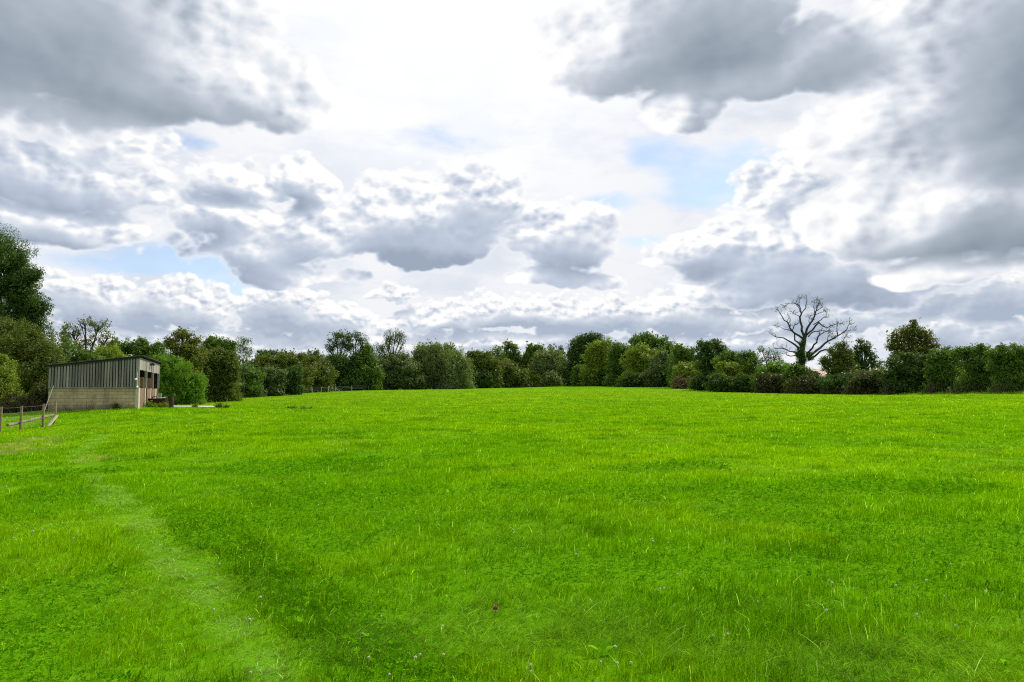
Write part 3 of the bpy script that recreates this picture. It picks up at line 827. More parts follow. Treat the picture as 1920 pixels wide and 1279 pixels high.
# ------------------------------------------------------------------ near fence on the left
def make_near_fence():
    pts = [(34.0, -21.75), (36.0, None), (38.4, None), (40.0, None)]
    pos = []
    for (Y, X), px in zip(pts, (None, 43, 85, 106)):
        x = X if X is not None else (px - 960) / FPX * Y
        pos.append(Vector((x, Y, gz(x, Y))))
    pos.insert(0, Vector((pos[0].x + .3, 31.0, gz(pos[0].x + .3, 31.0))))
    root = empty('wire_fence', pos[2]); tag(root, 'short wire fence of thick round posts and stock netting near the shelter', 'fence')
    rs = random.Random(5)
    for i, p in enumerate(pos):
        q_ = p - pos[2]; r = .068 if i == 4 else .056
        MB().tube([q_ + Vector((0, 0, -.35)), q_ + Vector((rs.uniform(-.01, .01), 0, .6)), q_ + Vector((rs.uniform(-.02, .02), 0, 1.15))], [r, r * .98, r * .95], 12).build('post', M_POST, root)
    def wire(h, sag=.02):
        b = MB()
        for i in range(4):
            p0, p1 = pos[i] - pos[2], pos[i + 1] - pos[2]
            for k in range(5):
                t0, t1 = k / 5, (k + 1) / 5
                s0 = [p0.lerp(p1, t) + Vector((.08, 0, h - sag * 4 * t * (1 - t))) for t in (t0, t1)]
                b.tube(s0, .004, 4)
        b.build('wire', M_WIRE, root)
    for h in (1.10, .86, .64, .46, .30): wire(h)
    b = MB()
    for i in range(4):
        p0, p1 = pos[i] - pos[2], pos[i + 1] - pos[2]
        for k in range(1, 12):
            q_ = p0.lerp(p1, k / 12)
            b.tube([q_ + Vector((.08, 0, .1)), q_ + Vector((.08, 0, .86))], .003, 3)
    b.build('netting', M_WIRE, root)
    e0 = at(14, 797.5, 35.0); e1 = at(101, 778, 39.8)
    MB().tube([e0 - pos[2], e1 - pos[2]], [.065, .06], 10).build('brace_rail', M_POST, root)
    return pos
NP = make_near_fence()
a, b_ = at(90, 802, 39.2), at(107, 779, 39.75)
a.z = gz(a.x, a.y) - .02
d = (b_ - a); L = d.length
mb = MB().box(-.075, .075, -.018, .018, 0, L)
o = mb.build('plank', M_PALE, bevel=.005)
o.location = a; o.rotation_euler = d.to_track_quat('Z', 'Y').to_euler()
tag(o, 'pale fresh plank leaning against the end post of the near fence', 'plank')

# ------------------------------------------------------------------ long fence along the far hedge
FENCE_PX = [346, 359, 372, 387, 402, 411, 430, 445, 452, 481, 511, 524, 538, 552, 570, 586, 603, 616, 630, 660, 691, 718, 747, 763, 787, 810, 831, 847.5, 864.6, 879, 894, 910, 924.6, 939, 954, 961.5, 971, 982, 1005, 1016, 1027, 1038.5, 1058, 1077.5]
def fence_Y(px): return float(np.interp(px, [346, 452, 480, 630, 747, 960, 1080], [110, 139, 148, 164, 203, 248, 260]))
def make_far_fence():
    rs = random.Random(8)
    pos = [on_ground(px, fence_Y(px)) for px in FENCE_PX]
    root = empty('long_fence', pos[0]); tag(root, 'long low post and wire fence running along the foot of the far trees', 'fence')
    for i, p in enumerate(pos):
        q_ = p - pos[0]; h = 1.16 + rs.uniform(-.08, .10); r = .065 + (.05 if i in (0, 18) else rs.uniform(0, .03))
        MB().tube([q_ + Vector((0, 0, -.2)), q_ + Vector((rs.uniform(-.03, .03), 0, h))], [r, r], 7).build('post', M_POST if i < 3 else M_POSTG, root)
    b = MB()
    for h in (1.05, .78, .5):
        for p0, p1 in zip(pos[:-1], pos[1:]):
            b.tube([p0 - pos[0] + Vector((0, 0, h)), p1 - pos[0] + Vector((0, 0, h))], .012, 3, cap=False)
    b.build('wire', M_WIRE, root)
    p = pos[18] - pos[0]
    for sx in (-1.0, 1.35):
        MB().tube([p + Vector((0, -.08, .75)), p + Vector((sx, -.3, .02))], .055, 6).build('strut', M_POSTG, root)
make_far_fence()

# ------------------------------------------------------------------ trees and hedges
PAL = {
    'oak':     [(.036, .080, .014), (.060, .120, .019), (.095, .165, .027)],
    'green':   [(.062, .130, .015), (.098, .182, .021), (.148, .245, .031)],
    'fresh':   [(.095, .205, .016), (.145, .285, .022), (.215, .365, .032)],
    'lime':    [(.120, .185, .016), (.185, .260, .022), (.260, .330, .032)],
    'olive':   [(.066, .102, .015), (.106, .148, .020), (.165, .205, .028)],
    'russet':  [(.084, .120, .015), (.132, .162, .020), (.195, .205, .028)],
    'willow':  [(.110, .168, .046), (.168, .230, .072), (.255, .320, .120)],
    'grey':    [(.076, .120, .034), (.112, .162, .047), (.160, .212, .070)],
    'bramble': [(.044, .062, .015), (.075, .082, .022), (.112, .118, .036)],
    'dry':     [(.130, .098, .050), (.185, .145, .075), (.270, .215, .120)],
}
def leaves(puffs_, leaf, pal, n, rs, floor, flat=.95, core=True, droop=0.0):
    """leaf faces spread over many small puffs; returns vertices, quads, colours"""
    pc = np.array([p[0] for p in puffs_]); pr = np.array([p[1] for p in puffs_]); pa = np.array([p[2] for p in puffs_])
    ph = rs.rand(len(pc))
    k = rs.choice(len(pc), n, p=pa / pa.sum())
    d = rs.randn(n, 3); d /= np.linalg.norm(d, axis=1)[:, None]
    rad = rs.rand(n) ** .30
    pos = pc[k] + d * pr[k] * rad[:, None]
    pos += rs.randn(n, 3) * leaf * .6
    if droop: pos[:, 2] -= droop * rs.rand(n) ** 2
    keep = pos[:, 2] > floor(pos[:, 0], pos[:, 1]) + .05
    pos, d, k = pos[keep], d[keep], k[keep]; n = len(pos)
    nrm = d * flat + np.array([0, 0, .25]) + rs.randn(n, 3) * .42
    nrm /= np.linalg.norm(nrm, axis=1)[:, None]
    t = np.cross(nrm, rs.randn(n, 3)); t /= np.linalg.norm(t, axis=1)[:, None]
    if droop:
        t = t * .5 + np.array([0, 0, -1.0]); t /= np.linalg.norm(t, axis=1)[:, None]
    s = np.cross(nrm, t); s /= np.maximum(np.linalg.norm(s, axis=1)[:, None], 1e-6)
    L = leaf * (.65 + .7 * rs.rand(n))[:, None]; W = L * (.62 if not droop else .38)
    v = np.stack([pos - t * L * .5, pos + s * W * .5 + nrm * L * .06, pos + t * L * .5, pos - s * W * .5 + nrm * L * .06], 1)
    pal = np.array(pal)
    u = np.clip(ph[k] * .75 + rs.rand(n) * .55 - .15, 0, 1) * 2
    i0 = np.minimum(u.astype(int), 1); f = (u - i0)[:, None]
    c = pal[i0] * (1 - f) + pal[i0 + 1] * f
    c = c * (.8 + .4 * rs.rand(n))[:, None]
    return v.reshape(-1, 3), np.repeat(c, 4, 0)

def lobes_to_puffs(lobes, rs, k=30, gap=0.0):
    out = []
    for c, R_ in lobes:
        m_ = min(R_)
        kk = int(k * max(1.0, (R_[0] / R_[2]) ** .5))
        for _ in range(kk):
            d = rs.randn(3); d /= np.linalg.norm(d)
            f = .35 + .62 * rs.rand() ** .7
            if rs.rand() < gap: continue
            pr = m_ * (.16 + .24 * rs.rand() ** 1.3)
            out.append((np.array(c) + d * np.array(R_) * f, np.array([pr * 1.25, pr * 1.25, pr]), pr ** 2))
        for _ in range(11):      # sprays that break the outline
            d = rs.randn(3); d[2] = abs(d[2]); d /= np.linalg.norm(d)
            pr = m_ * (.10 + .08 * rs.rand())
            out.append((np.array(c) + d * np.array(R_) * (.95 + .25 * rs.rand()), np.array([pr, pr, pr * 1.5]), pr ** 2 * .8))
    return out

def make_plant(name, cat, label, Y, base_px, lobes_px, pal, seed, group=None, cover=3.2, k=30, gap=0.0, trunk=.16, core=True, leaf_k=.00175, droop=0.0, base2=None, depth=1.0, crown_name='crown'):
    rs = RS(seed); pr_ = random.Random(seed)
    base = on_ground(base_px, Y)
    root = empty(name, base); tag(root, label, cat, group)
    lobes = []
    lobes_px = list(lobes_px)
    if gap < .1 and core and name not in ('spruce_tree', 'pine_tree') and 600 < max(q_[1] for q_ in lobes_px):
        x0 = min(q_[0] - q_[2] for q_ in lobes_px); x1 = max(q_[0] + q_[2] for q_ in lobes_px)
        yb = 737 - (gz(base.x, base.y) - EYE) / Y * FPX
        yl = max(q_[1] for q_ in lobes_px)
        if yb - yl > 6:          # the crown comes down to the ground
            hh = (yb - yl) * .62
            for t in (.25, .75):
                lobes_px.append((x0 + (x1 - x0) * t, yb - hh * .8, (x1 - x0) * .30, hh))
        lobes_px = [(a_ + pr_.uniform(-.1, .1) * c_, b_ + pr_.uniform(-.08, .08) * d_, c_ * pr_.uniform(1.08, 1.32), d_ * pr_.uniform(.98, 1.15)) for a_, b_, c_, d_ in lobes_px]
        for a_, b_, c_, d_ in list(lobes_px)[:5]:       # small outgrowths that keep the outline uneven
            t = pr_.uniform(-2.6, -.5)
            lobes_px.append((a_ + c_ * .85 * math.cos(t), b_ + d_ * .80 * math.sin(t), c_ * pr_.uniform(.22, .42), d_ * pr_.uniform(.22, .45)))
    for (px, py, rx, ry) in lobes_px:
        s = Y / FPX
        R_ = (rx * s, (min(rx, ry) * .6 + .4 * rx) * s * .95 * depth, ry * s)
        c = at(px, py, Y + rs.uniform(-.45, .45) * R_[1] * depth) - base
        lobes.append((c, R_))
    leaf = max(.10, min(Y * leaf_k, .5))
    area = sum(PI * r[0] * r[2] for _, r in lobes)
    n = int(cover * area / (leaf ** 2 * .31) * (1 - gap * .6))
    off = np.array(base)
    def floor(x, y): return ground_z(x + off[0], y + off[1], False) - off[2]
    v, c = leaves(lobes_to_puffs(lobes, rs, k, gap), leaf, PAL[pal], n, rs, floor, droop=droop)
    if core:          # larger inner leaves, the crown's inner shade put into darker tints
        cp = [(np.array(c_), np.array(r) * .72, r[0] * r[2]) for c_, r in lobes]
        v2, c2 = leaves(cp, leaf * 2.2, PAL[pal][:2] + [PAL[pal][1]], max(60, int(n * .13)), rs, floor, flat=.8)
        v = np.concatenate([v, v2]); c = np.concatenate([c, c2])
    f = np.arange(len(v)).reshape(-1, 4)
    np_mesh(crown_name, v, [f], M_LEAF, root, col=c)
    if trunk:
        b = MB()
        top = max(c_.z for c_, _ in lobes)
        ctr = sum((c_ for c_, _ in lobes), Vector()) / len(lobes)
        fork = Vector((ctr.x * .35, ctr.y * .35, max(.6, top * .45)))
        w1 = Vector((pr_.uniform(-.1, .1) * fork.z * .4, pr_.uniform(-.1, .1), fork.z * .5)) + Vector((fork.x * .3, fork.y * .3, 0))
        b.tube([Vector((0, 0, -.3)), w1, fork], [trunk * 1.25, trunk, trunk * .85], 8)
        for c_, r in sorted(lobes, key=lambda q_: -q_[0].z)[:9]:
            mid = fork.lerp(c_, .5) + Vector((pr_.uniform(-.3, .3), pr_.uniform(-.3, .3), pr_.uniform(-.2, .5))) * r[2] * .4
            b.tube([fork - Vector((0, 0, trunk * .5)), mid, c_], [trunk * .6, trunk * .42, trunk * .2], 6)
            for _ in range(7):
                d = Vector(rs.randn(3)); d.normalize()
                e = c_ + Vector((d.x * r[0], d.y * r[1], abs(d.z) * r[2] * .9 - .1 * r[2])) * .85
                st = mid.lerp(c_, pr_.uniform(.2, 1))
                b.tube([st, st.lerp(e, .5) + Vector((0, 0, .1 * r[2])), e], [trunk * .24, trunk * .15, trunk * .06], 5, cap=False)
        b.build('trunk', M_BARK, root)
    return root

def stems(root_name_parent, base, x0, x1, Y, rs, n, h, name='stems', mat=None):
    b = MB()
    for _ in range(n):
        px = rs.uniform(x0, x1); p = on_ground(px, Y - rs.uniform(.2, 1.2)) - base
        q_ = p + Vector((rs.uniform(-.5, .5), rs.uniform(-.3, .3), h * rs.uniform(.5, 1.1)))
        b.tube([p - Vector((0, 0, .1)), p.lerp(q_, .5) + Vector((rs.uniform(-.12, .12), 0, 0)), q_], [.03, .022, .012], 4, cap=False)
    return b.build(name, mat or M_TWIG, root_name_parent)

G_L, G_F, G_R = 'trees along the left of the field', 'trees across the far end of the field', 'trees and hedge on the right of the field'
# name, category, label, depth, trunk px, lobes (px), palette, group, options
PLANTS = [
 # --- left, around and behind the shelter
 ('oak_tree', 'tree', 'tall dark oak rising at the left edge above everything near the shelter', 64, 5,
  [(-10, 510, 75, 70), (40, 545, 42, 42), (55, 580, 35, 30), (-30, 465, 50, 34), (20, 480, 38, 30), (62, 515, 20, 16), (75, 575, 22, 18), (30, 610, 62, 42), (-50, 600, 80, 85), (-80, 530, 60, 80), (58, 620, 35, 30)], 'oak', G_L, dict(trunk=.42, cover=3.0, k=36, gap=.12)),
 ('hedge_tree', 'tree', 'olive green bushy tree under the tall dark oak left of the shelter', 58, 50,
  [(20, 655, 60, 45), (70, 660, 40, 40), (95, 690, 30, 45), (60, 710, 60, 50), (100, 735, 24, 28), (-20, 650, 50, 50)], 'olive', G_L, dict(trunk=.16)),
 ('hedge_bush', 'bush', 'yellow green bush at the left edge behind the near fence', 52, 0,
  [(2, 715, 28, 38), (-30, 720, 40, 45), (15, 745, 26, 22), (-10, 690, 26, 24)], 'lime', G_L, dict(trunk=.07)),
 ('bramble_bush', 'bush', 'dark low bramble between the near fence and the left end of the shelter', 51, 70,
  [(50, 758, 42, 18), (85, 745, 18, 30), (20, 765, 30, 12)], 'bramble', G_L, dict(trunk=.05)),
 ('ash_tree', 'tree', 'airy tree with open branches and sky showing through behind the shelter', 84, 160,
  [(135, 622, 22, 18), (160, 606, 22, 13), (186, 612, 22, 17), (203, 634, 14, 14), (178, 640, 20, 14), (148, 645, 22, 18), (122, 640, 14, 16), (195, 655, 16, 14), (160, 668, 30, 20)], 'olive', G_L, dict(trunk=.22, cover=1.7, gap=.30, core=False, k=24)),
 ('hedge_bush', 'bush', 'mid green bush showing over the low end of the shelter roof', 70, 125,
  [(112, 670, 26, 30), (140, 690, 40, 26), (185, 690, 36, 24), (165, 675, 20, 16), (112, 705, 24, 36)], 'green', G_L, dict(trunk=.12)),
 ('hedge_tree', 'tree', 'yellowish round topped tree just above the middle of the shelter roof', 78, 205,
  [(205, 665, 24, 16), (195, 685, 34, 22), (225, 690, 30, 22)], 'lime', G_L, dict(trunk=.13)),
 ('hedge_tree', 'tree', 'broad mid green tree behind the high end of the shelter roof', 90, 260,
  [(225, 652, 22, 13), (252, 655, 26, 18), (285, 665, 22, 20), (262, 685, 40, 26), (295, 655, 10, 10), (300, 690, 26, 28)], 'green', G_L, dict(trunk=.16)),
 ('maple_tree', 'tree', 'tall olive brown tree with a loose crown right of the shelter roof', 98, 345,
  [(342, 628, 22, 12), (322, 642, 18, 14), (362, 640, 16, 13), (345, 655, 34, 18), (330, 680, 32, 24), (365, 675, 26, 24), (350, 700, 36, 34)], 'russet', G_L, dict(trunk=.26, cover=2.9, gap=.12)),
 ('hedge_tree', 'tree', 'green tree beside the tall olive brown one, lower and rounder', 112, 410,
  [(402, 642, 20, 11), (424, 650, 16, 14), (392, 655, 16, 14), (412, 672, 28, 22), (425, 690, 20, 30)], 'green', G_L, dict(trunk=.2)),
 ('ash_tree', 'tree', 'small grey green tree with sky between its leaves left of the conifers', 135, 457,
  [(456, 640, 15, 10), (450, 655, 12, 12), (464, 655, 10, 14), (455, 672, 15, 12)], 'grey', G_L, dict(trunk=.09, cover=1.9, gap=.25, core=False)),
 ('willow_bush', 'bush', 'bright fresh green willow bush standing right beside the shelter front', 72, 335,
  [(318, 695, 24, 24), (340, 700, 22, 22), (305, 712, 22, 36), (335, 725, 36, 28), (362, 722, 18, 22), (355, 740, 24, 14), (318, 745, 30, 14), (300, 680, 14, 14), (374, 738, 8, 12)], 'fresh', G_L, dict(trunk=.08, cover=3.6, droop=.15)),
 ('hawthorn_tree', 'tree', 'olive brown hawthorn tree mass right of the bright willow bush', 104, 405,
  [(395, 672, 26, 20), (420, 680, 18, 22), (400, 705, 34, 28), (428, 712, 15, 28), (385, 730, 26, 18), (412, 735, 26, 14), (438, 695, 10, 26), (376, 700, 14, 22), (410, 662, 10, 9), (432, 668, 8, 10)], 'olive', G_L, dict(trunk=.16)),
 ('hedge_bush', 'bush', 'first rounded hedge bush right of the olive brown hawthorn', 138, 468,
  [(462, 702, 20, 18), (452, 715, 14, 22), (474, 715, 20, 22), (466, 730, 24, 12)], 'green', G_L, dict(trunk=.1)),
 ('hedge_bush', 'bush', 'grey green rounded hedge bush in the middle of three behind the fence', 146, 505,
  [(503, 705, 18, 16), (512, 715, 18, 20), (495, 722, 16, 16), (508, 730, 20, 10)], 'grey', G_L, dict(trunk=.1)),
 ('hedge_bush', 'bush', 'darker upright hedge bush, the last of three before the pair of tall trees', 150, 548,
  [(550, 702, 14, 16), (545, 715, 16, 20), (530, 718, 14, 20), (555, 722, 12, 16)], 'oak', G_L, dict(trunk=.1)),
 ('hedge_tree', 'tree', 'broad olive thicket rising behind the three rounded hedge bushes', 165, 520,
  [(490, 690, 30, 22), (525, 690, 30, 18), (560, 688, 26, 20), (500, 680, 20, 12), (540, 678, 20, 12)], 'olive', G_L, dict(trunk=.2)),
 ('pine_tree', 'tree', 'dark flat topped conifer peeping over the olive thicket', 215, 500,
  [(492, 662, 12, 6), (506, 664, 14, 7), (520, 667, 10, 6), (502, 672, 18, 8)], 'oak', G_L, dict(trunk=.25)),
 ('ash_tree', 'tree', 'thin topped grey tree between the dark conifer and the pair of tall trees', 195, 540,
  [(530, 663, 10, 8), (545, 666, 12, 8), (535, 675, 18, 10), (590, 664, 14, 10), (575, 672, 14, 12), (598, 672, 14, 12)], 'grey', G_L, dict(trunk=.2, cover=2.1, gap=.2)),
 ('hedge_tree', 'tree', 'olive brown bush at the near foot of the pair of tall trees', 168, 585,
  [(580, 692, 24, 20), (600, 700, 22, 22), (575, 715, 20, 18), (597, 722, 26, 14)], 'olive', G_L, dict(trunk=.15)),
 # --- far end
 ('ash_tree', 'tree', 'left one of the pair of tall ash trees with clear stems', 186, 634,
  [(630, 636, 17, 13), (645, 630, 13, 10), (620, 648, 11, 9), (640, 648, 14, 8), (618, 657, 8, 5), (650, 645, 10, 14)], 'oak', G_F, dict(trunk=.30, cover=2.2, gap=.18, core=False)),
 ('ash_tree', 'tree', 'right one of the pair of tall ash trees, its crown leaning over the lime bush', 188, 662,
  [(668, 630, 14, 9), (662, 643, 18, 14), (682, 642, 11, 13), (676, 655, 14, 11), (655, 656, 8, 7), (688, 655, 6, 8)], 'oak', G_F, dict(trunk=.30, cover=2.2, gap=.18, core=False)),
 ('hedge_tree', 'tree', 'dark dense undergrowth tree below the pair of tall ash trees', 184, 645,
  [(625, 690, 22, 26), (648, 690, 26, 28), (640, 715, 36, 18), (612, 712, 20, 20), (665, 715, 22, 18)], 'oak', G_F, dict(trunk=.2)),
 ('hedge_tree', 'tree', 'fresh green tree on the right below the pair of tall ash trees', 186, 690,
  [(692, 680, 18, 22), (700, 700, 14, 18), (680, 700, 22, 24), (690, 660, 10, 12)], 'green', G_F, dict(trunk=.2)),
 ('willow_tree', 'tree', 'tall narrow tree with bare forked limbs and a drooping crown', 200, 736,
  [(742, 624, 15, 9), (752, 632, 10, 14), (728, 630, 10, 7), (735, 638, 16, 10), (724, 648, 10, 9), (754, 652, 6, 12), (712, 652, 12, 10), (716, 664, 14, 10), (748, 664, 8, 8)], 'grey', G_F, dict(trunk=.34, cover=2.3, gap=.12, core=False, droop=1.4)),
 ('hedge_tree', 'tree', 'grey green thicket under the tall narrow forked tree', 198, 745,
  [(725, 690, 26, 24), (755, 690, 22, 22), (765, 700, 22, 26), (735, 712, 30, 20), (770, 715, 24, 16), (748, 678, 16, 12)], 'grey', G_F, dict(trunk=.2)),
 ('willow_tree', 'tree', 'large rounded willow with silvery drooping foliage in front of the far hedge', 205, 815,
  [(812, 655, 26, 15), (790, 665, 22, 18), (835, 668, 28, 20), (810, 682, 34, 24), (780, 690, 20, 24), (830, 700, 26, 26), (800, 708, 30, 22)], 'willow', G_F, dict(trunk=.4, cover=3.5, droop=2.0)),
 ('willow_tree', 'tree', 'paler lower half dome of silvery willow touching the large rounded willow', 200, 862,
  [(858, 678, 22, 18), (872, 690, 16, 22), (850, 698, 22, 26), (866, 712, 18, 14), (845, 715, 18, 14)], 'willow', G_F, dict(trunk=.3, cover=3.6, droop=2.0)),
 ('hedge_tree', 'tree', 'olive tree right of the pale willow, rising above a dark hedge', 236, 900,
  [(885, 670, 16, 10), (905, 668, 18, 10), (898, 685, 24, 16), (920, 685, 18, 18)], 'olive', G_F, dict(trunk=.2)),
 ('hedge_bush', 'bush', 'dark hedge bush at the fence below the olive tree', 232, 895,
  [(880, 706, 16, 18), (900, 708, 20, 16), (895, 718, 28, 10)], 'oak', G_F, dict(trunk=.12)),
 ('poplar_tree', 'tree', 'upright dark topped tree standing highest between the pale willow and the great oak', 262, 958,
  [(952, 648, 9, 9), (962, 652, 10, 9), (950, 662, 10, 12), (968, 664, 10, 12), (958, 672, 18, 14), (975, 680, 8, 20)], 'green', G_F, dict(trunk=.25, cover=2.7, gap=.1)),
 ('ash_tree', 'tree', 'thin topped tree just left of the upright dark topped one', 258, 930,
  [(933, 655, 9, 8), (922, 664, 10, 9), (938, 668, 12, 12), (916, 672, 8, 8), (928, 680, 16, 12)], 'green', G_F, dict(trunk=.2, cover=2.3, gap=.2)),
 ('hedge_bush', 'bush', 'olive hedge bush at the fence below the upright dark topped tree', 246, 945,
  [(940, 692, 24, 18), (930, 708, 18, 16), (955, 708, 22, 16), (975, 705, 16, 18), (945, 718, 30, 9)], 'olive', G_F, dict(trunk=.15)),
 ('hedge_tree', 'tree', 'mid green round tree between the upright dark tree and the pale willow dome', 262, 1003,
  [(1000, 656, 14, 9), (1012, 655, 8, 7), (995, 668, 14, 12), (985, 685, 12, 18)], 'green', G_F, dict(trunk=.2)),
 ('spruce_tree', 'tree', 'little pointed conifer top, the left one of two behind the pale willow dome', 300, 1033,
  [(1033, 650, 3, 5), (1033, 656, 5, 5), (1032, 664, 7, 7)], 'oak', G_F, dict(trunk=.2)),
 ('spruce_tree', 'tree', 'little pointed conifer top, the one of two nearest the great oak', 300, 1052,
  [(1051, 652, 3, 5), (1052, 658, 5, 5), (1052, 666, 7, 7)], 'oak', G_F, dict(trunk=.2)),
 ('willow_tree', 'tree', 'pale domed willow left of the great dark oak at the far end', 256, 1025,
  [(1020, 668, 22, 12), (1042, 672, 16, 14), (1008, 685, 20, 16), (1030, 690, 24, 18), (1050, 688, 12, 18), (1000, 700, 16, 14)], 'willow', G_F, dict(trunk=.3, cover=3.4, droop=1.4)),
 ('hedge_bush', 'bush', 'yellow green scrub at the far fence left of the silvery bush', 252, 1000,
  [(1000, 708, 18, 12), (985, 712, 10, 12), (1012, 714, 12, 9), (998, 718, 16, 6)], 'lime', G_F, dict(trunk=.1)),
 ('willow_bush', 'bush', 'small silvery round bush at the far fence below the pale domed willow', 249, 1035,
  [(1034, 706, 10, 9), (1040, 714, 13, 9), (1028, 716, 10, 7)], 'willow', G_F, dict(trunk=.1, cover=3.8)),
 ('hedge_bush', 'bush', 'dark gap filling bush between the silvery bush and the great oak', 256, 1060,
  [(1058, 708, 14, 12), (1068, 714, 12, 10), (1052, 718, 14, 6)], 'oak', G_F, dict(trunk=.1)),
 ('oak_tree', 'tree', 'great dark oak with a knobbly rounded crown at the far end', 262, 1098,
  [(1105, 635, 24, 9), (1085, 643, 16, 12), (1120, 642, 16, 9), (1100, 652, 32, 14), (1078, 665, 16, 18), (1088, 685, 22, 22), (1068, 690, 12, 16), (1138, 648, 8, 6)], 'oak', G_F, dict(trunk=.45, cover=3.2, k=34)),
 ('hedge_bush', 'bush', 'rounded green bush at the foot of the great dark oak', 244, 1095,
  [(1095, 698, 18, 12), (1085, 706, 12, 13), (1104, 710, 16, 13), (1092, 717, 16, 7)], 'green', G_F, dict(trunk=.1)),
 ('field_maple', 'tree', 'yellow green tree leaning on the right side of the great dark oak', 238, 1128,
  [(1125, 652, 22, 13), (1110, 672, 18, 16), (1140, 660, 18, 16), (1122, 690, 20, 20), (1145, 682, 18, 20)], 'lime', G_F, dict(trunk=.3)),
 ('hedge_bush', 'bush', 'dark underwood below the yellow green tree by the great oak', 236, 1130,
  [(1118, 712, 20, 12), (1145, 712, 22, 14), (1132, 702, 18, 12)], 'oak', G_F, dict(trunk=.12)),
 ('hedge_tree', 'tree', 'mid green leafy tree right of the yellow green one, pale lit tufts', 224, 1170,
  [(1160, 656, 18, 12), (1172, 665, 22, 16), (1155, 682, 18, 18), (1182, 690, 22, 20), (1165, 708, 24, 16)], 'green', G_F, dict(trunk=.3)),
 ('ash_tree', 'tree', 'small bare topped tree poking up left of the broad domed tree', 236, 1196,
  [(1192, 632, 6, 8), (1200, 634, 8, 5), (1190, 642, 9, 8)], 'grey', G_F, dict(trunk=.2, cover=2.0, gap=.25, core=False)),
 ('field_maple', 'tree', 'broad domed green tree forming the highest swell of the right wood', 218, 1222,
  [(1215, 636, 24, 10), (1240, 644, 20, 12), (1200, 648, 22, 12), (1225, 655, 30, 16), (1255, 654, 16, 12), (1250, 668, 24, 16)], 'green', G_R, dict(trunk=.4)),
 ('field_maple', 'tree', 'yellow olive tree in front of the broad domed tree', 202, 1205,
  [(1200, 662, 24, 14), (1188, 676, 18, 16), (1215, 680, 24, 20), (1200, 700, 24, 20)], 'lime', G_R, dict(trunk=.3)),
 ('hedge_tree', 'tree', 'grey green tree below the right shoulder of the broad domed tree', 190, 1245,
  [(1240, 680, 20, 18), (1262, 684, 18, 18), (1235, 702, 24, 20), (1258, 708, 20, 16)], 'grey', G_R, dict(trunk=.25)),
 ('hedge_tree', 'tree', 'dark low tree in the shade under the yellow olive tree', 192, 1205,
  [(1195, 712, 24, 12), (1220, 714, 22, 12), (1175, 716, 16, 9)], 'oak', G_R, dict(trunk=.15)),
 ('field_maple', 'tree', 'green tree sloping down to the dip right of the broad domed tree', 176, 1282,
  [(1272, 660, 16, 12), (1288, 666, 14, 12), (1280, 682, 22, 16), (1298, 682, 12, 18), (1275, 700, 22, 18)], 'green', G_R, dict(trunk=.25)),
 ('hawthorn_bush', 'bush', 'bright lime green hawthorn above a dry stump left of the dark round tree', 166, 1285,
  [(1285, 695, 18, 14), (1300, 702, 14, 14), (1278, 708, 14, 12), (1308, 690, 8, 12)], 'lime', G_R, dict(trunk=.12)),
 ('bramble_bush', 'bush', 'brown dry bramble at the bend of the hedge where the fence ends', 163, 1280,
  [(1272, 718, 8, 10), (1285, 720, 14, 9), (1302, 720, 14, 10)], 'dry', G_R, dict(trunk=.04)),
 ('hedge_tree', 'tree', 'dark round headed tree next to the dip in the right wood', 150, 1332,
  [(1320, 650, 14, 9), (1338, 646, 14, 8), (1350, 655, 12, 9), (1325, 665, 22, 14), (1350, 672, 18, 16), (1330, 690, 26, 20), (1325, 712, 26, 16), (1360, 664, 8, 9)], 'oak', G_R, dict(trunk=.3)),
 ('field_maple', 'tree', 'light green tree right of the dark round headed tree', 142, 1372,
  [(1368, 668, 16, 10), (1360, 684, 20, 16), (1382, 680, 16, 16), (1372, 700, 26, 16)], 'green', G_R, dict(trunk=.25)),
 ('hawthorn_bush', 'bush', 'pale lime hawthorn in front of the light green tree', 136, 1372,
  [(1365, 690, 16, 10), (1385, 694, 14, 9), (1350, 690, 8, 8), (1375, 702, 14, 9)], 'lime', G_R, dict(trunk=.1)),
 ('hedge_bush', 'bush', 'dark shaded underwood below the pale lime hawthorn', 134, 1372,
  [(1350, 716, 22, 16), (1385, 718, 24, 14), (1410, 716, 16, 14)], 'oak', G_R, dict(trunk=.1)),
 ('hedge_tree', 'tree', 'round green tree left of the sparse sapling by the dead tree', 138, 1402,
  [(1398, 668, 16, 9), (1412, 676, 14, 12), (1400, 690, 20, 16), (1422, 700, 14, 12)], 'green', G_R, dict(trunk=.2)),
 ('ash_tree', 'tree', 'sparse sapling with thin leafy shoots beside the dead tree', 130, 1440,
  [(1428, 656, 9, 8), (1442, 662, 9, 9), (1456, 662, 8, 7), (1436, 676, 16, 12), (1460, 678, 14, 12)], 'grey', G_R, dict(trunk=.14, cover=1.8, gap=.25, core=False)),
 ('hedge_bush', 'bush', 'sunlit green hedge bush between the sparse sapling and the dead tree', 128, 1455,
  [(1450, 690, 18, 12), (1472, 694, 18, 10), (1432, 698, 12, 10), (1482, 704, 12, 8)], 'fresh', G_R, dict(trunk=.1)),
 ('bramble_bush', 'bush', 'brown bramble mound left of the foot of the dead tree', 122, 1450,
  [(1440, 714, 20, 14), (1462, 718, 18, 14), (1428, 724, 14, 12), (1478, 722, 12, 12), (1450, 730, 28, 8)], 'bramble', G_R, dict(trunk=.05)),
 ('bramble_bush', 'bush', 'red brown bramble right below the ivy covered dead tree', 114, 1510,
  [(1495, 722, 18, 14), (1520, 720, 20, 14), (1540, 724, 18, 14), (1512, 732, 30, 8)], 'bramble', G_R, dict(trunk=.05)),
 ('hawthorn_bush', 'bush', 'green shrub wrapped around the foot of the ivy clad dead tree', 119, 1503,
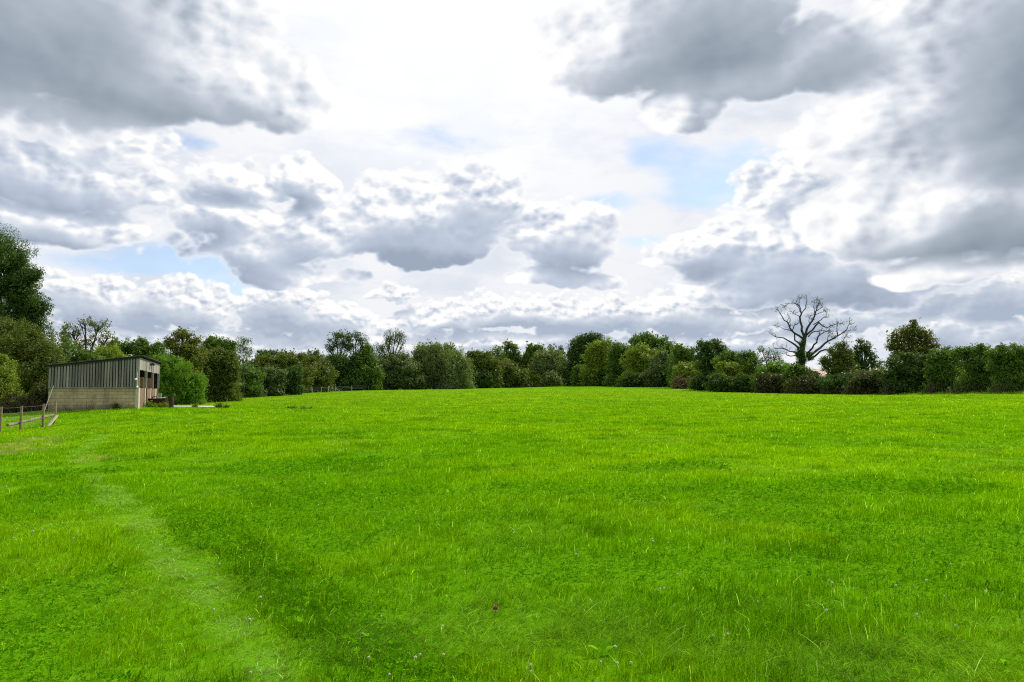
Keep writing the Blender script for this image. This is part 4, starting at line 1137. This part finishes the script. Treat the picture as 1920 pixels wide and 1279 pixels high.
  [(1489, 694, 15, 11), (1500, 700, 16, 12), (1520, 706, 18, 9), (1482, 702, 12, 10)], 'green', G_R, dict(trunk=.06)),
 ('hawthorn_tree', 'tree', 'olive and yellow hawthorn right of the dead tree', 114, 1568,
  [(1578, 650, 10, 10), (1568, 665, 16, 14), (1585, 670, 14, 16), (1562, 685, 20, 14), (1585, 692, 20, 16), (1550, 680, 10, 12), (1572, 710, 26, 18)], 'olive', G_R, dict(trunk=.2, gap=.08)),
 ('hawthorn_tree', 'tree', 'dark open crowned hawthorn left of the russet oak', 120, 1620,
  [(1612, 641, 8, 6), (1624, 648, 10, 8), (1612, 655, 14, 9), (1628, 660, 13, 10), (1605, 668, 14, 10), (1636, 672, 10, 8), (1618, 680, 22, 10), (1600, 680, 16, 14), (1640, 686, 12, 8), (1612, 694, 22, 10)], 'oak', G_R, dict(trunk=.2, cover=2.6, gap=.15)),
 ('hedge_bush', 'bush', 'dark evergreen bush below the olive and yellow hawthorn', 108, 1575,
  [(1560, 720, 20, 16), (1585, 718, 20, 18), (1572, 732, 28, 9)], 'oak', G_R, dict(trunk=.1)),
 ('bramble_bush', 'bush', 'pale topped bramble mound under the gap with the straw coloured field', 103, 1630,
  [(1615, 712, 18, 12), (1640, 710, 18, 11), (1625, 724, 24, 14), (1655, 722, 14, 14), (1638, 733, 26, 8), (1600, 728, 14, 12)], 'bramble', G_R, dict(trunk=.05)),
 ('hedge_bush', 'bush', 'leafy green tops just behind the pale topped bramble mound', 110, 1632,
  [(1618, 702, 12, 6), (1638, 702, 12, 6), (1654, 704, 8, 7)], 'green', G_R, dict(trunk=.06)),
 ('oak_tree', 'tree', 'russet tinged oak standing alone above the right hedge', 104, 1708,
  [(1712, 612, 14, 7), (1700, 622, 20, 11), (1728, 624, 20, 11), (1680, 634, 16, 12), (1712, 636, 28, 13), (1742, 642, 16, 14), (1692, 650, 28, 12), (1725, 655, 24, 12), (1754, 650, 10, 8), (1672, 650, 12, 9), (1714, 604, 6, 5), (1715, 668, 36, 12), (1690, 664, 24, 12), (1745, 662, 18, 10)], 'russet', G_R, dict(trunk=.28, cover=2.6, gap=.14)),
 ('hedge_bush', 'bush', 'dark dense hedge bush directly below the russet tinged oak', 98, 1700,
  [(1690, 682, 30, 18), (1720, 680, 26, 20), (1680, 704, 26, 20), (1715, 708, 32, 22), (1700, 726, 44, 13)], 'oak', G_R, dict(trunk=.12)),
 ('hedge_bush', 'bush', 'green hedge section right of the russet tinged oak', 94, 1772,
  [(1765, 668, 20, 14), (1785, 666, 18, 14), (1772, 688, 28, 18), (1750, 690, 16, 16), (1775, 712, 34, 20), (1760, 728, 26, 11)], 'green', G_R, dict(trunk=.1)),
 ('hedge_bush', 'bush', 'tallest glossy green hedge section with a small hole showing the sky', 89, 1835,
  [(1795, 664, 14, 10), (1815, 664, 18, 13), (1835, 658, 18, 11), (1855, 664, 16, 14), (1830, 684, 28, 18), (1860, 690, 16, 18), (1835, 712, 36, 20), (1835, 728, 36, 11)], 'green', G_R, dict(trunk=.1)),
 ('hedge_bush', 'bush', 'dark green hedge section running out at the right edge', 84, 1905,
  [(1868, 666, 14, 12), (1885, 664, 18, 14), (1910, 660, 20, 14), (1875, 690, 18, 24), (1895, 684, 30, 20), (1930, 676, 26, 24), (1900, 712, 36, 20), (1940, 710, 36, 24), (1900, 729, 40, 10)], 'green', G_R, dict(trunk=.1)),
]
for i, (nm, cat, lab, Y, bx, lob, pal, grp, opt) in enumerate(PLANTS):
    r = make_plant(nm, cat, lab, Y, bx, lob, pal, 100 + i, grp, **opt)
    if nm in ('bramble_bush', 'hedge_bush', 'hawthorn_bush'):
        xs = [q_[0] - q_[2] for q_ in lob] + [q_[0] + q_[2] for q_ in lob]
        stems(r, r.location, min(xs), max(xs), Y, random.Random(i), int((max(xs) - min(xs)) * .8), .9 if nm == 'bramble_bush' else 1.5, 'stems')

# the wood behind the single trees, one far-off mass
def make_wood():
    rs = RS(501)
    line = [(-150, 66, 640), (0, 72, 650), (120, 92, 662), (300, 115, 668), (440, 155, 664), (520, 185, 665), (620, 205, 666), (760, 232, 664), (900, 272, 661), (1080, 292, 656), (1200, 252, 650), (1280, 205, 668), (1350, 180, 672), (1430, 158, 686), (1500, 142, 712), (1560, 136, 706), (1600, 132, 712), (1660, 126, 710), (1700, 120, 674), (1800, 110, 664), (1950, 98, 660), (2150, 88, 668)]
    xs = [l[0] for l in line]
    vs, cs = [], []
    for px in np.arange(-150, 2150, 9):
        Y = np.interp(px, xs, [l[1] for l in line]) + rs.uniform(-5, 5); top = np.interp(px, xs, [l[2] for l in line]) + rs.uniform(-3, 9)
        gl = on_ground(px, Y); k = Y / FPX
        ht = at(px, top, Y).z - gl.z
        if ht < .5: continue
        lob = []
        for t in (.12, .4, .7):
            r = max(ht * .22, 10 * k)
            lob.append((Vector((gl.x + rs.uniform(-4, 4) * k, Y + rs.uniform(-2, 2), gl.z + ht * t + rs.uniform(-.3, .3))), (r * 1.1, r, min(r, ht * .28))))
        leaf = max(.12, Y * .0024)
        area = sum(PI * r[0] * r[2] for _, r in lob)
        v, c = leaves(lobes_to_puffs(lob, rs, 8), leaf, PAL[['oak', 'green', 'olive', 'oak'][rs.randint(4)]], int(2.0 * area / (leaf ** 2 * .31)), rs, lambda x, y: ground_z(x, y, False))
        vs.append(v); cs.append(c)
    v = np.concatenate(vs)
    o = np_mesh('woodland', v, [np.arange(len(v)).reshape(-1, 4)], M_LEAF, col=np.concatenate(cs))
    tag(o, 'dark continuous woodland closing the gaps behind the single trees', 'woodland', kind='stuff')
make_wood()

# the dead, ivy clad tree
def make_dead_tree():
    Y = 124.0; base = on_ground(1503, Y)
    root = empty('dead_tree', base); tag(root, 'leafless dead tree with spreading bare limbs and an ivy clad trunk', 'tree', G_R)
    rs = random.Random(11)
    s = Y / FPX / 4.8
    def P2(q_, dy): return at(1240 + q_[0] / 4.8, 540 + q_[1] / 4.8, Y + dy) - base
    b = MB()
    tips = []
    def limb(pts, r0, r1, dy0, dy1, twigs=4):
        n = len(pts); P_ = []; rad = []
        fine = []
        for i in range(n - 1):                       # split and jitter so that limbs kink as dead oak does
            for t in (0, .5):
                x = pts[i][0] * (1 - t) + pts[i + 1][0] * t; y = pts[i][1] * (1 - t) + pts[i + 1][1] * t
                j = 10 if t else 0
                fine.append((x + rs.uniform(-j, j), y + rs.uniform(-j, j)))
        fine.append(pts[-1])
        for i, q_ in enumerate(fine):
            t = i / (len(fine) - 1)
            P_.append(P2(q_, dy0 + (dy1 - dy0) * t)); rad.append((r0 * (1 - t) ** 1.1 + r1 * t) * .95)
        b.tube(P_, rad, 6)
        for _ in range(int(twigs * 1.35)):
            k = rs.randint(max(1, len(P_) // 3), len(P_) - 1); p = P_[k]
            d = (P_[k] - P_[k - 1]).normalized()
            e = Vector((rs.uniform(-1, 1), rs.uniform(-1, 1), rs.uniform(-.3, 1))).normalized()
            L = rs.uniform(.5, 1.3)
            m1 = p + (d * .5 + e).normalized() * L * .5
            m2 = m1 + (d * .3 + Vector((rs.uniform(-1, 1), rs.uniform(-1, 1), rs.uniform(-.2, 1.1)))).normalized() * L * .5
            b.tube([p, m1, m2], [max(.025, rad[k] * .45), .024, .012], 4)
            m3 = m1 + Vector((rs.uniform(-1, 1), rs.uniform(-1, 1), rs.uniform(-.2, .8))).normalized() * L * .4
            b.tube([m1, m3], [.02, .01], 4)
        tips.append(P_[-1])
    W = .30
    limb([(1285, 480), (1240, 430), (1180, 390), (1150, 335), (1105, 290), (1070, 230), (1035, 190)], .20, .04, 0, -1.5, 7)
    limb([(1140, 320), (1165, 290), (1135, 235)], .07, .025, -.8, -1.2, 2)
    limb([(1265, 520), (1200, 470), (1180, 380), (1195, 335), (1240, 310)], .16, .04, 0, 1.5, 4)
    limb([(1240, 545), (1170, 490), (1100, 450), (1030, 440), (975, 405)], .17, .03, 0, -1.0, 6)
    limb([(1180, 385), (1100, 370), (1035, 335)], .08, .025, 1.2, 2.0, 3)
    limb([(1230, 600), (1150, 570), (1090, 545), (1010, 535)], .15, .03, 0, 1.5, 6)
    limb([(1180, 575), (1120, 550), (1040, 515)], .08, .02, .5, -.5, 4)
    limb([(1220, 605), (1130, 605), (1120, 580)], .10, .03, 0, -1, 4)
    limb([(1290, 450), (1262, 380), (1250, 300), (1262, 230), (1250, 180), (1230, 150), (1160, 135), (1110, 165)], .22, .03, 0, .8, 8)
    limb([(1250, 190), (1245, 95)], .06, .025, .6, .9, 3)
    limb([(1262, 230), (1300, 180), (1310, 130), (1300, 65)], .10, .03, .4, -.2, 5)
    limb([(1248, 200), (1215, 150), (1220, 115)], .06, .02, .6, 1.0, 3)
    limb([(1250, 260), (1210, 240), (1175, 215)], .06, .02, .4, -.5, 3)
    limb([(1300, 440), (1310, 370), (1340, 320), (1380, 250), (1400, 190), (1420, 130), (1430, 105)], .22, .035, 0, -.8, 9)
    limb([(1380, 250), (1375, 190), (1380, 120)], .08, .025, -.5, -1.2, 4)
    limb([(1400, 205), (1450, 170), (1425, 140)], .07, .025, -.6, -.2, 4)
    limb([(1390, 240), (1460, 215), (1480, 205)], .06, .02, -.5, .2, 4)
    limb([(1340, 320), (1330, 280), (1345, 250)], .07, .025, -.3, .5, 3)
    limb([(1370, 330), (1440, 285), (1490, 265), (1485, 245)], .09, .025, -.3, .8, 5)
    limb([(1305, 425), (1360, 380), (1420, 310), (1450, 340), (1500, 355), (1560, 330), (1590, 310), (1630, 320)], .17, .03, 0, 1.6, 8)
    limb([(1300, 590), (1360, 540), (1400, 490), (1410, 440), (1450, 410), (1500, 390), (1550, 340)], .19, .03, 0, -1.8, 7)
    limb([(1320, 625), (1400, 560), (1470, 500), (1540, 460), (1590, 430), (1650, 390), (1680, 340), (1692, 305)], .22, .03, 0, 1.0, 10)
    limb([(1650, 390), (1700, 380), (1735, 360)], .07, .02, .9, .7, 4)
    limb([(1320, 650), (1430, 570), (1500, 560), (1570, 510), (1640, 470), (1665, 440)], .19, .03, 0, -1.5, 9)
    limb([(1590, 430), (1580, 370), (1590, 320)], .09, .03, .7, .3, 5)
    limb([(1470, 500), (1500, 440), (1510, 400)], .07, .025, .6, -.6, 4)
    limb([(1320, 440), (1380, 390), (1440, 385), (1520, 400), (1560, 440)], .11, .025, 0, -.9, 6)
    b.build('limbs', M_DEADWOOD, root)
    t = MB().tube([P2((1265, 960), 0), P2((1262, 800), 0), P2((1264, 680), 0), P2((1268, 560), 0), P2((1282, 490), 0), P2((1296, 425), 0)], [.62, .52, .46, .40, .34, .24], 12)
    t.build('trunk', M_BARK, root)
    R2 = RS(77); lob = []
    for (px, py, rx, ry) in ((1503, 700, 12, 12), (1502, 685, 11, 14), (1504, 668, 12, 12), (1502, 655, 9, 10), (1505, 644, 7, 8), (1512, 672, 12, 8), (1506, 716, 14, 10), (1496, 664, 7, 8), (1518, 665, 7, 6)):
        k = Y / FPX
        lob.append((at(px, py, Y - .25) - base, (rx * k, rx * k * .8, ry * k)))
    area = sum(PI * r[0] * r[2] for _, r in lob); leaf = .17
    v, c = leaves(lobes_to_puffs(lob, R2, 20), leaf, PAL['oak'], int(3 * area / (leaf ** 2 * .31)), R2, lambda x, y: np.full(len(x), -.5))
    np_mesh('ivy', v, [np.arange(len(v)).reshape(-1, 4)], M_LEAF, root, col=c)
    # a few last leaves on the outer twigs
    lob = [(p, (.55, .5, .45)) for p in tips if p.x > 3.2 or p.z > 10.8]
    v, c = leaves(lobes_to_puffs(lob, R2, 8), .13, PAL['oak'], 60 * len(lob), R2, lambda x, y: np.full(len(x), -.5))
    np_mesh('foliage', v, [np.arange(len(v)).reshape(-1, 4)], M_LEAF, root, col=c)
make_dead_tree()

# straw coloured field on rising ground behind the right hedge
vs = []; fs = []
nx, ny = 24, 10
for j in range(ny + 1):
    for i in range(nx + 1):
        Y = 210 + (420 - 210) * j / ny; X = Y * (.30 + .36 * i / nx)
        vs.append((X, Y, gz(X, Y) + .3 + 8.0 * (j / ny) ** 1.3))
for j in range(ny):
    for i in range(nx):
        a = j * (nx + 1) + i; fs.append((a, a + 1, a + nx + 2, a + nx + 1))
b = MB(); b.v = vs; b.f = fs
tag(b.build('stubble_field', M_STUBBLE, smooth=True), kind='structure')

make_grass()

# ------------------------------------------------------------------ weeds and flowers
def make_weed(name, label, p, h, w, seed, pal, group, n=26, leafy_=True, dry=False):
    rs = random.Random(seed); R2 = RS(seed)
    root = empty(name, p); tag(root, label, 'weed', group)
    b = MB(); puffs_ = []
    for _ in range(n):
        a = rs.uniform(0, 2 * PI); r = w * rs.random() ** .6
        q_ = Vector((math.cos(a) * r * .5, math.sin(a) * r * .35, 0)); e = Vector((math.cos(a) * r, math.sin(a) * r * .7, h * rs.uniform(.45, 1.05)))
        q_.z = gz(p.x + q_.x, p.y + q_.y) - p.z - .05
        b.tube([q_, q_.lerp(e, .5) + Vector((0, 0, .06)), e], [.012, .009, .005], 4, cap=False)
        for t in (.35, .6, .8, 1.0):
            c_ = q_.lerp(e, t); puffs_.append((np.array(c_), np.array([.09, .09, .06]) * (1.2 - .5 * t), 1.0))
    b.build('stems', M_TWIG if dry else M_STALK, root)
    if leafy_:
        leaf = .085
        v, c = leaves(puffs_, leaf, PAL[pal], n * 26, R2, lambda x, y: np.full(len(x), -.3))
        np_mesh('foliage', v, [np.arange(len(v)).reshape(-1, 4)], M_LEAF, root, col=c)
    return root
GW = 'weeds growing by the shelter and the concrete apron'
make_weed('nettle_clump', 'tall pale weed clump in front of the left end of the feed trough', on_ground(279, 49.6), .46, .30, 1, 'lime', GW, 14)
make_weed('nettle_clump', 'green weed clump against the middle of the feed trough', on_ground(296, 49.4), .30, .22, 2, 'fresh', GW, 9)
make_weed('nettle_clump', 'leafy weed clump between the feed trough and the barrel', on_ground(309, 49.2), .34, .25, 3, 'lime', GW, 10)
make_weed('dock_plant', 'dark weed tuft on the near edge of the concrete apron', on_ground(367, 50.4), .24, .22, 4, 'lime', GW, 14)
make_weed('dock_plant', 'taller dark dock at the far right end of the concrete apron', on_ground(412, 51.5), .36, .24, 5, 'green', GW, 16)
make_weed('dock_plant', 'small dock right of the taller one beyond the apron', on_ground(427, 51.5), .20, .2, 6, 'green', GW, 10)
make_weed('dead_stalks', 'leafless brown stalks against the middle of the block wall', Vector(shed_pt(-2.5, -.25, 0)[:2] + (gz(*shed_pt(-2.5, -.25, 0)[:2]),)), .55, .35, 7, 'dry', GW, 7, False, True)
make_weed('dead_stalks', 'thin brown stalks near the left end of the block wall', Vector(shed_pt(-3.6, -.25, 0)[:2] + (gz(*shed_pt(-3.6, -.25, 0)[:2]),)), .30, .3, 8, 'dry', GW, 7, False, True)
make_weed('nettle_clump', 'dark weed growing against the right part of the block wall', Vector(shed_pt(-1.1, -.25, 0)[:2] + (gz(*shed_pt(-1.1, -.25, 0)[:2]),)), .36, .34, 9, 'bramble', GW, 14)
for i, (px, py, lab) in enumerate(((545, 765, 'dark dock tuft left of a pair out in the far grass'), (572, 766, 'broad dark dock tuft right of a pair out in the far grass'))):
    p = hit_ground(px, py + 2)
    make_weed('dock_plant', lab, p, .17, .5, 20 + i, 'fresh', GW, 16)

# clover flowers
def flower_head(mat, r, name):
    rs = RS(3 if 'p' in name else 4)
    vs, fs = [], []
    n = 90
    for i in range(n):
        zc = 1 - 1.65 * (i + .5) / n; ph = i * 2.39996
        rr_ = math.sqrt(max(0, 1 - zc * zc)); d = Vector((rr_ * math.cos(ph), rr_ * math.sin(ph), zc))
        t = d.cross(Vector((.3, .2, .9))).normalized(); u_ = d.cross(t)
        c_ = d * r * .62; e = d * r * (1.0 + .12 * rs.rand()) + Vector((0, 0, .12 * r))
        b0 = len(vs); w = r * .20
        vs += [c_ + t * w, c_ + u_ * w, c_ - t * w, c_ - u_ * w, e + t * w * .5, e + u_ * w * .5, e - t * w * .5, e - u_ * w * .5]
        fs += [(b0, b0 + 1, b0 + 5, b0 + 4), (b0 + 1, b0 + 2, b0 + 6, b0 + 5), (b0 + 2, b0 + 3, b0 + 7, b0 + 6), (b0 + 3, b0, b0 + 4, b0 + 7), (b0 + 4, b0 + 5, b0 + 6, b0 + 7)]
    b = MB(); b.v = [tuple(v) for v in vs]; b.f = fs
    return b
def make_flower(p, h, kind, label, group):
    root = empty('clover_flower', p); tag(root, label, 'flower', group)
    MB().tube([(0, 0, -.02), (.004, 0, h * .6), (.008, .003, h)], [.0022, .0018, .0016], 5).build('stem', M_STALK, root)
    hd = flower_head(M_FLP if kind == 'p' else M_FLW, .0135 if kind == 'w' else .017, kind).build('flower_head', M_FLP if kind == 'p' else M_FLW, root)
    hd.location = (.008, .003, h)
    return root
WHITE = [(10, 915), (25, 1010), (30, 1015), (62, 1000), (78, 992), (95, 985), (138, 1013), (186, 970), (263, 1022), (325, 1056), (5, 1105), (459, 969), (597, 948), (823, 988), (732, 1062), (410, 1062),
         (489, 1129), (481, 1141), (400, 1150), (467, 1172), (568, 1148), (714, 1162), (828, 1184), (678, 1202), (789, 1236), (831, 1238), (777, 1247), (470, 1270), (731, 1276), (690, 1246),
         (962, 999), (972, 993), (1223, 1014), (1223, 1020), (1253, 1020), (1252, 1032), (1080, 1044), (1372, 992), (1360, 1017), (1201, 1017), (1251, 1075), (1271, 1081), (1239, 1111), (1246, 1112), (1458, 1075), (1555, 1095), (1562, 1101),
         (1421, 1133), (1463, 1147), (1551, 1154), (1285, 1179), (1272, 1189), (1364, 1200), (1155, 1227), (1127, 1250), (1156, 1255), (1183, 1258), (1274, 1226), (1337, 1201), (1782, 1064), (1781, 1078), (1809, 1064), (1679, 1105), (1737, 1097), (1772, 1124),
         (1720, 1161), (1791, 1185), (1778, 1207), (1850, 1116), (995, 1260), (1720, 1122), (996, 1270)]
GFL = 'white clover flowers dotted through the grass'
def where(x, y):
    return x, y
first = None
for i, (px, py) in enumerate(WHITE):
    p = hit_ground(px, py + 8); h = .085 + .05 * ((i * 37) % 10) / 10
    if first is None:
        first = make_flower(p, .10, 'w', 'small round white clover flower standing in the green grass', GFL); continue
    c_ = first.copy(); C.objects.link(c_); c_.location = p; sc = .48 + .25 * ((i * 53) % 10) / 10
    k = max(1.0, p.y / 9); c_.scale = (sc * k, sc * k, sc); c_.rotation_euler = (0, 0, i * 1.7)
    for ch in first.children:
        d = ch.copy(); C.objects.link(d); d.parent = c_
make_flower(hit_ground(927, 1179), .14, 'p', 'single purple pink clover flower in the foreground grass', None)

# broad leaves of young docks in the foreground
def make_dock(px, py, n, L, seed, label):
    p = hit_ground(px, py); rs = random.Random(seed)
    root = empty('dock_plant', p); tag(root, label, 'weed', 'broad leaved docks in the foreground grass')
    for i in range(n):
        a = rs.uniform(0, 2 * PI); up = rs.uniform(.45, 1.1); l = L * rs.uniform(.7, 1.1)
        vs, fs = [], []
        for k in range(6):
            t = k / 5; w = l * .20 * math.sin(PI * min(1, t * .92 + .06)) ** .8
            c_ = Vector((math.cos(a) * l * t * math.cos(up), math.sin(a) * l * t * math.cos(up), .02 + l * t * math.sin(up) - l * .25 * t * t))
            sdir_ = Vector((-math.sin(a), math.cos(a), 0))
            vs += [c_ - sdir_ * w + Vector((0, 0, w * .35)), c_, c_ + sdir_ * w + Vector((0, 0, w * .35))]
            if k: fs += [((k - 1) * 3 + j, (k - 1) * 3 + j + 1, k * 3 + j + 1, k * 3 + j) for j in (0, 1)]
        col = np.tile(np.array([.18, .43, .01]) * rs.uniform(.8, 1.15), (len(vs), 1))
        np_mesh('leaf', [tuple(v) for v in vs], [np.array(fs)], M_CLOVER, root, col=col, smooth=True)
make_dock(1128, 1232, 3, .12, 1, 'young dock with one tall upright pale leaf among white clover flowers')
make_dock(845, 1102, 3, .08, 2, 'small broad leaved dock left of the middle of the field')
make_dock(1520, 1150, 4, .08, 3, 'dock with flat bright leaves left of a row of three white flowers')
make_dock(1075, 1160, 3, .07, 4, 'low dock tuft right above the purple pink flower')
make_dock(1885, 1255, 4, .09, 5, 'bright dock in the bottom right corner of the field')
make_dock(1445, 1132, 3, .07, 6, 'small dock beside a white flower right of the middle')
